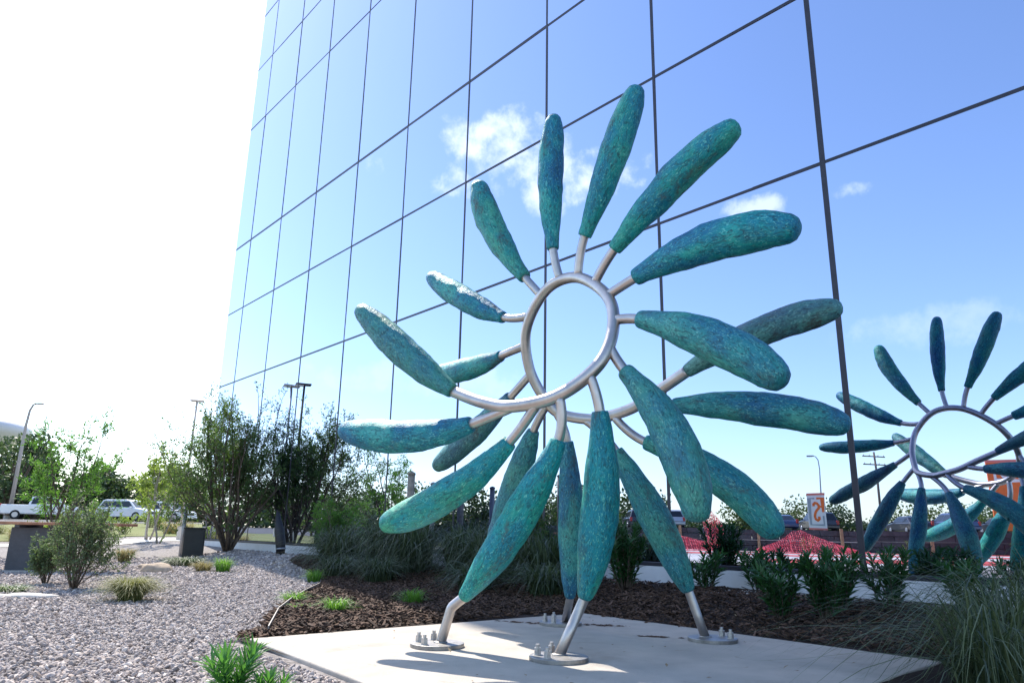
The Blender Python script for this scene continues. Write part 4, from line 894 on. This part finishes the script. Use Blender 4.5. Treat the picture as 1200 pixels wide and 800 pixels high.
def marks_white(slab, stroke, panel):
    slab('top_band', -.02, 1.02, -.01, .05, -.30, .014, M_pink, panel); slab('bottom_band', -.02, 1.02, .955, 1.005, -.30, .014, M_pink, panel)
    stroke([(.43, .14), (.13, .14), (.13, .87), (.86, .87), (.86, .62)], .12, M_signgrey, 'emblem_bracket')
    stroke([(.54, .14), (.87, .14), (.87, .52)], .14, M_orange, 'emblem_corner')
    stroke([(u, v) for u, v in ((.36, .36), (.36, .30), (.44, .265), (.56, .28), (.65, .34), (.64, .41), (.52, .47), (.42, .55), (.38, .64), (.42, .72), (.52, .75), (.62, .71), (.62, .64))], .16, M_orange, 'emblem_swirl')
    stroke([(.66, .37), (.86, .37)], .12, M_orange, 'emblem_link', .016)
def marks_orange(slab, stroke, panel):
    stroke([(.52, .16), (.18, .16), (.18, .30), (.75, .30), (.75, .25)], .16, M_white, 'emblem_bracket')
    stroke([(.60, .235), (.50, .26), (.38, .25), (.34, .21), (.42, .19), (.60, .20), (.66, .17)], .14, M_white, 'emblem_swirl')
    slab('top_band', -.01, 1.01, -.012, .03, -.30, .014, M_pink, panel)
sign((-40.31, -1.85, 3.81), (-40.01, -2.99, 3.80), (-40.39, -1.86, 1.40), 'white upright sign with orange swirl emblem in a grey bracket, on the terrace lawn', 'monument_sign', 'sign', M_white, marks_white)
sign((-36.9, -11.9, 5.7), (-36.2, -13.9, 5.7), (-36.9, -11.9, 1.45), 'tall orange banner with a white bracket emblem, at the retaining wall', 'banner_sign', 'sign', M_orange, marks_orange)
def lamp(x, y, z, h, label, rz=0, kind='flat', mt=M_polegrey, group=None, r=.07):
    root = thing('street_lamp', label, 'lamp', (x, y, z), rz, group)
    if kind == 'flat':
        mb = MB(); mb.tube([(0, 0, -.1), (0, 0, h)], [r * 1.15, r * .85], 10); mb.build('pole', mt, root, True)
        mb = MB(); mb.box((0.0, 0, h + .03), (.095 * h, .05 * h, .012 * h)); bevel(mb.build('lamp_head', mt, root), .03)
        mb = MB(); mb.box((.03 * h, 0, h + .03 - .0085 * h), (.05 * h, .035 * h, .006 * h)); mb.build('lens', M_clearlens, root)
    else:
        mb = MB(); mb.tube([(0, 0, -.1), (0, 0, h * .55), (0.0, 0, h * .82), (.10, 0, h * .94), (.32, 0, h * .99), (.6, 0, h)], [r * 1.3, r, r * .8, r * .7, r * .6, r * .5], 10); mb.build('pole', mt, root, True)
        mb = MB(); mb.box((.85, 0, h - .0), (.7, .3, .12)); bevel(mb.build('lamp_head', mt, root), .04)
        mb = MB(); mb.box((.9, 0, h - .07), (.5, .24, .03)); mb.build('lens', M_clearlens, root)
    mb = MB(); mb.tube([(0, 0, -.05), (0, 0, .5)], r * 2.6, 12); mb.build('footing', M_path, root)
    return root
lamp(-12.2, 27.9, tz(-12.2, 27.9), 5.2, 'slim flat-headed lamp post rising behind the wax myrtle', R(10), 'flat', M_poletan, r=.045)
lamp(-41.6, 62.2, .97, 9.9, 'tan cobra-head street lamp by the pickup', R(-5), 'cobra', M_poletan, r=.14)
lamp(-27.5, 29.8, tz(-27.5, 29.8), 9.0, 'dark flat-headed lamp post mirrored in the glass beside the wax myrtle', R(60), 'flat', M_black, r=.085)
lamp(-33.3, 33.3, tz(-33.3, 33.3), 10.0, 'pale flat-headed lamp post added as the ghost double of the dark one in the glass', R(60), 'flat', M_galv, r=.09)  # extra lamp added to stand in for the double-pane ghost reflection
lamp(-62, -8.6, TH, 7.4, 'pale cobra-head street lamp behind the white sign', R(100), 'cobra', M_galv, r=.07)
def utility_pole(x, y, z, h, label):
    root = thing('utility_pole', label, 'pole', (x, y, z), R(75)); mb = MB(); mb.tube([(0, 0, -.1), (0, 0, h)], [.16, .10], 10); mb.build('shaft', M_polewood, root, True)
    for k, zz in enumerate((h - .5, h - 1.4)):
        mb = MB(); mb.box((0, .12, zz), (2.6, .1, .12)); a = mb.build('crossarm', M_polewood, root)
        for xx in (-1.15, -.5, .5, 1.15):
            mb = MB(); mb.tube([(xx, .12, zz + .06), (xx, .12, zz + .15), (xx, .12, zz + .24)], [.04, .06, .03], 8); mb.build('insulator', M_white, a, True)
utility_pole(-71, -16.6, TH, 8.6, 'wooden utility pole with crossarms behind the terrace cars')
utility_pole(-88, -4.6, TH, 7.0, 'far wooden utility pole near the billboard')
def billboard(x, y, z):
    root = thing('billboard', 'dark billboard seen edge-on high behind the terrace trees', 'billboard', (x, y, z), R(80))
    mb = MB(); mb.box((0, 0, 7.4), (6.4, .5, 1.9)); mb.build('panel', M_billb, root)
    mb = MB(); mb.tube([(0, .3, -.1), (0, .3, 6.5)], .22, 10); mb.build('column', M_polegrey, root)
    mb = MB(); mb.box((0, -.55, 6.4), (6.4, .6, .08)); mb.build('catwalk', M_polegrey, root)
billboard(-122, -10.5, TH)
for k, (x, y, h, lb) in enumerate([(-17.0, 13.6, 3.1, 'dark square post mirrored between the two hanging rear pods'), (-21.9, 8.9, 2.7, 'slim dark post mirrored behind the big right pod')]):
    post('sign_post', x, y, h, .07, M_black, lb, 'post')
# trees beyond the car park (seen directly) and beyond the terrace (seen in the glass)
rg = random.Random(77)
lt = ['dark dense tree in the belt behind the white cars', 'dense tree in the belt behind the white cars', 'broad dark tree in the belt behind the white cars']
for k in range(12):
    a = R(-42.5 + k * 2.05 + rg.uniform(-.5, .5)); d = rg.uniform(98, 112); far_tree(math.sin(a) * d, math.cos(a) * d, .93, rg.uniform(6.0, 8.0) if k > 0 else 12.5, rg.uniform(7.5, 10), M_leaf_far, 'dark green tree in the belt behind the parked white cars', 200 + k, 'tree belt behind the parked cars', .04, 2600, .5)
far_tree(-47.5, 70.5, .93, 8.6, 7, M_leaf_far, 'rounded dark tree below the water tower', 231, None, .12, 1800, .4)
for k in range(13):
    a = FA + fd * (-12 + k * 6.6) + fn * rg.uniform(52, 70); far_tree(a.x, a.y, TH, rg.uniform(2.6, 4.6), rg.uniform(6, 9), M_leaf_farl if k % 3 else M_leaf_far, 'rounded tree in the row behind the terrace car park', 240 + k, 'trees behind the terrace car park', .1, 1000, .4)
for k in range(6):
    x, y = -24 - k * 4.5 + rg.uniform(-1, 1), 25.5 + k * 2.2 + rg.uniform(-1.5, 1.5); far_tree(x, y, tz(x, y), rg.uniform(2.2, 3.6), rg.uniform(2.6, 3.6), M_leaf_farl if k % 2 else M_leaf_far, 'small garden tree on the lawn mirrored in the lower glass', 270 + k, 'garden trees on the side lawn', .15, 900, .2)
for k in range(9):
    x, y = -84 + rg.uniform(-6, 6), 8 + k * 7.5; far_tree(x, y, max(tz(x, y), TH * (y < 30)), rg.uniform(5, 7.5), rg.uniform(8, 11), M_leaf_far, 'tall dense tree in the far grove mirrored in the lower glass', 290 + k, 'far grove beyond the side lawn', .05, 1300, .55)
for k in range(8):
    p = FA + fd * (1 + k * 5.5) - fn * rg.uniform(1.0, 2.2); shrub('wall_shrub', p.x, p.y, rg.uniform(.6, 1.0), 14, .6, .16, M_leaf_farl, 'small shrub planted at the foot of the retaining wall', 'shrubs under the retaining wall', seed=300 + k, whorl=7, lw=.4)
def hedge(pts, h, dep, n, mt, label, seed, z):
    rg = random.Random(seed); mb = MB(); P = [Vector((*p, 0)) for p in pts]
    for k in range(n):
        t = rg.random() * (len(P) - 1); i = int(t); p = P[i].lerp(P[i + 1], t - i); hh = h * (.75 + .5 * noise.noise(p * .12 + Vector((seed, 0, 0))))
        q = p + Vector((rg.uniform(-dep, dep), rg.uniform(-dep, dep), z + hh * rg.random())); leaf_quad(mb, q, rdir(rg), rdir(rg), rg.uniform(.5, 1.0), .32)
    tag(mb.build('woodland', mt), label, 'woodland', kind='stuff')
hedge([(math.sin(R(a)) * 116, math.cos(R(a)) * 116) for a in lin(-48, -12, 12)], 3.2, 3, 9000, M_leaf_far, 'dense dark woodland edge behind the tree belt', 5, .9)
hedge([tuple((FA + fd * a + fn * 74)[:2]) for a in lin(-16, 90, 10)], 2.6, 3, 8000, M_leaf_far, 'dense scrub behind the terrace car park trees', 7, TH)
hedge([(-90, 22), (-84, 45), (-70, 70), (-58, 95)], 3.0, 3, 5000, M_leaf_far, 'dense scrub under the far grove', 9, .9)
def water_tower():
    root = thing('water_tower', 'pale lavender water tower bowl rising over the trees', 'water tower', (-93, 121, .9))
    prof_ = [(1.6, 6.5), (3.5, 9.0), (8.5, 12.2), (11.0, 14.2), (11.3, 15.2), (11.0, 16.0), (7, 17.0), (.4, 17.6)]
    mb = MB(); mb.tube([(0, 0, z) for r_, z in prof_], [r_ for r_, z in prof_], 40); mb.build('tank', M_tank, root, True)
    mb = MB(); mb.tube([(0, 0, -.2), (0, 0, 6.6)], [2.2, 1.6], 24); mb.build('column', M_white, root, True)
water_tower()

scene.render.engine = 'CYCLES'
scene.cycles.max_bounces = 8
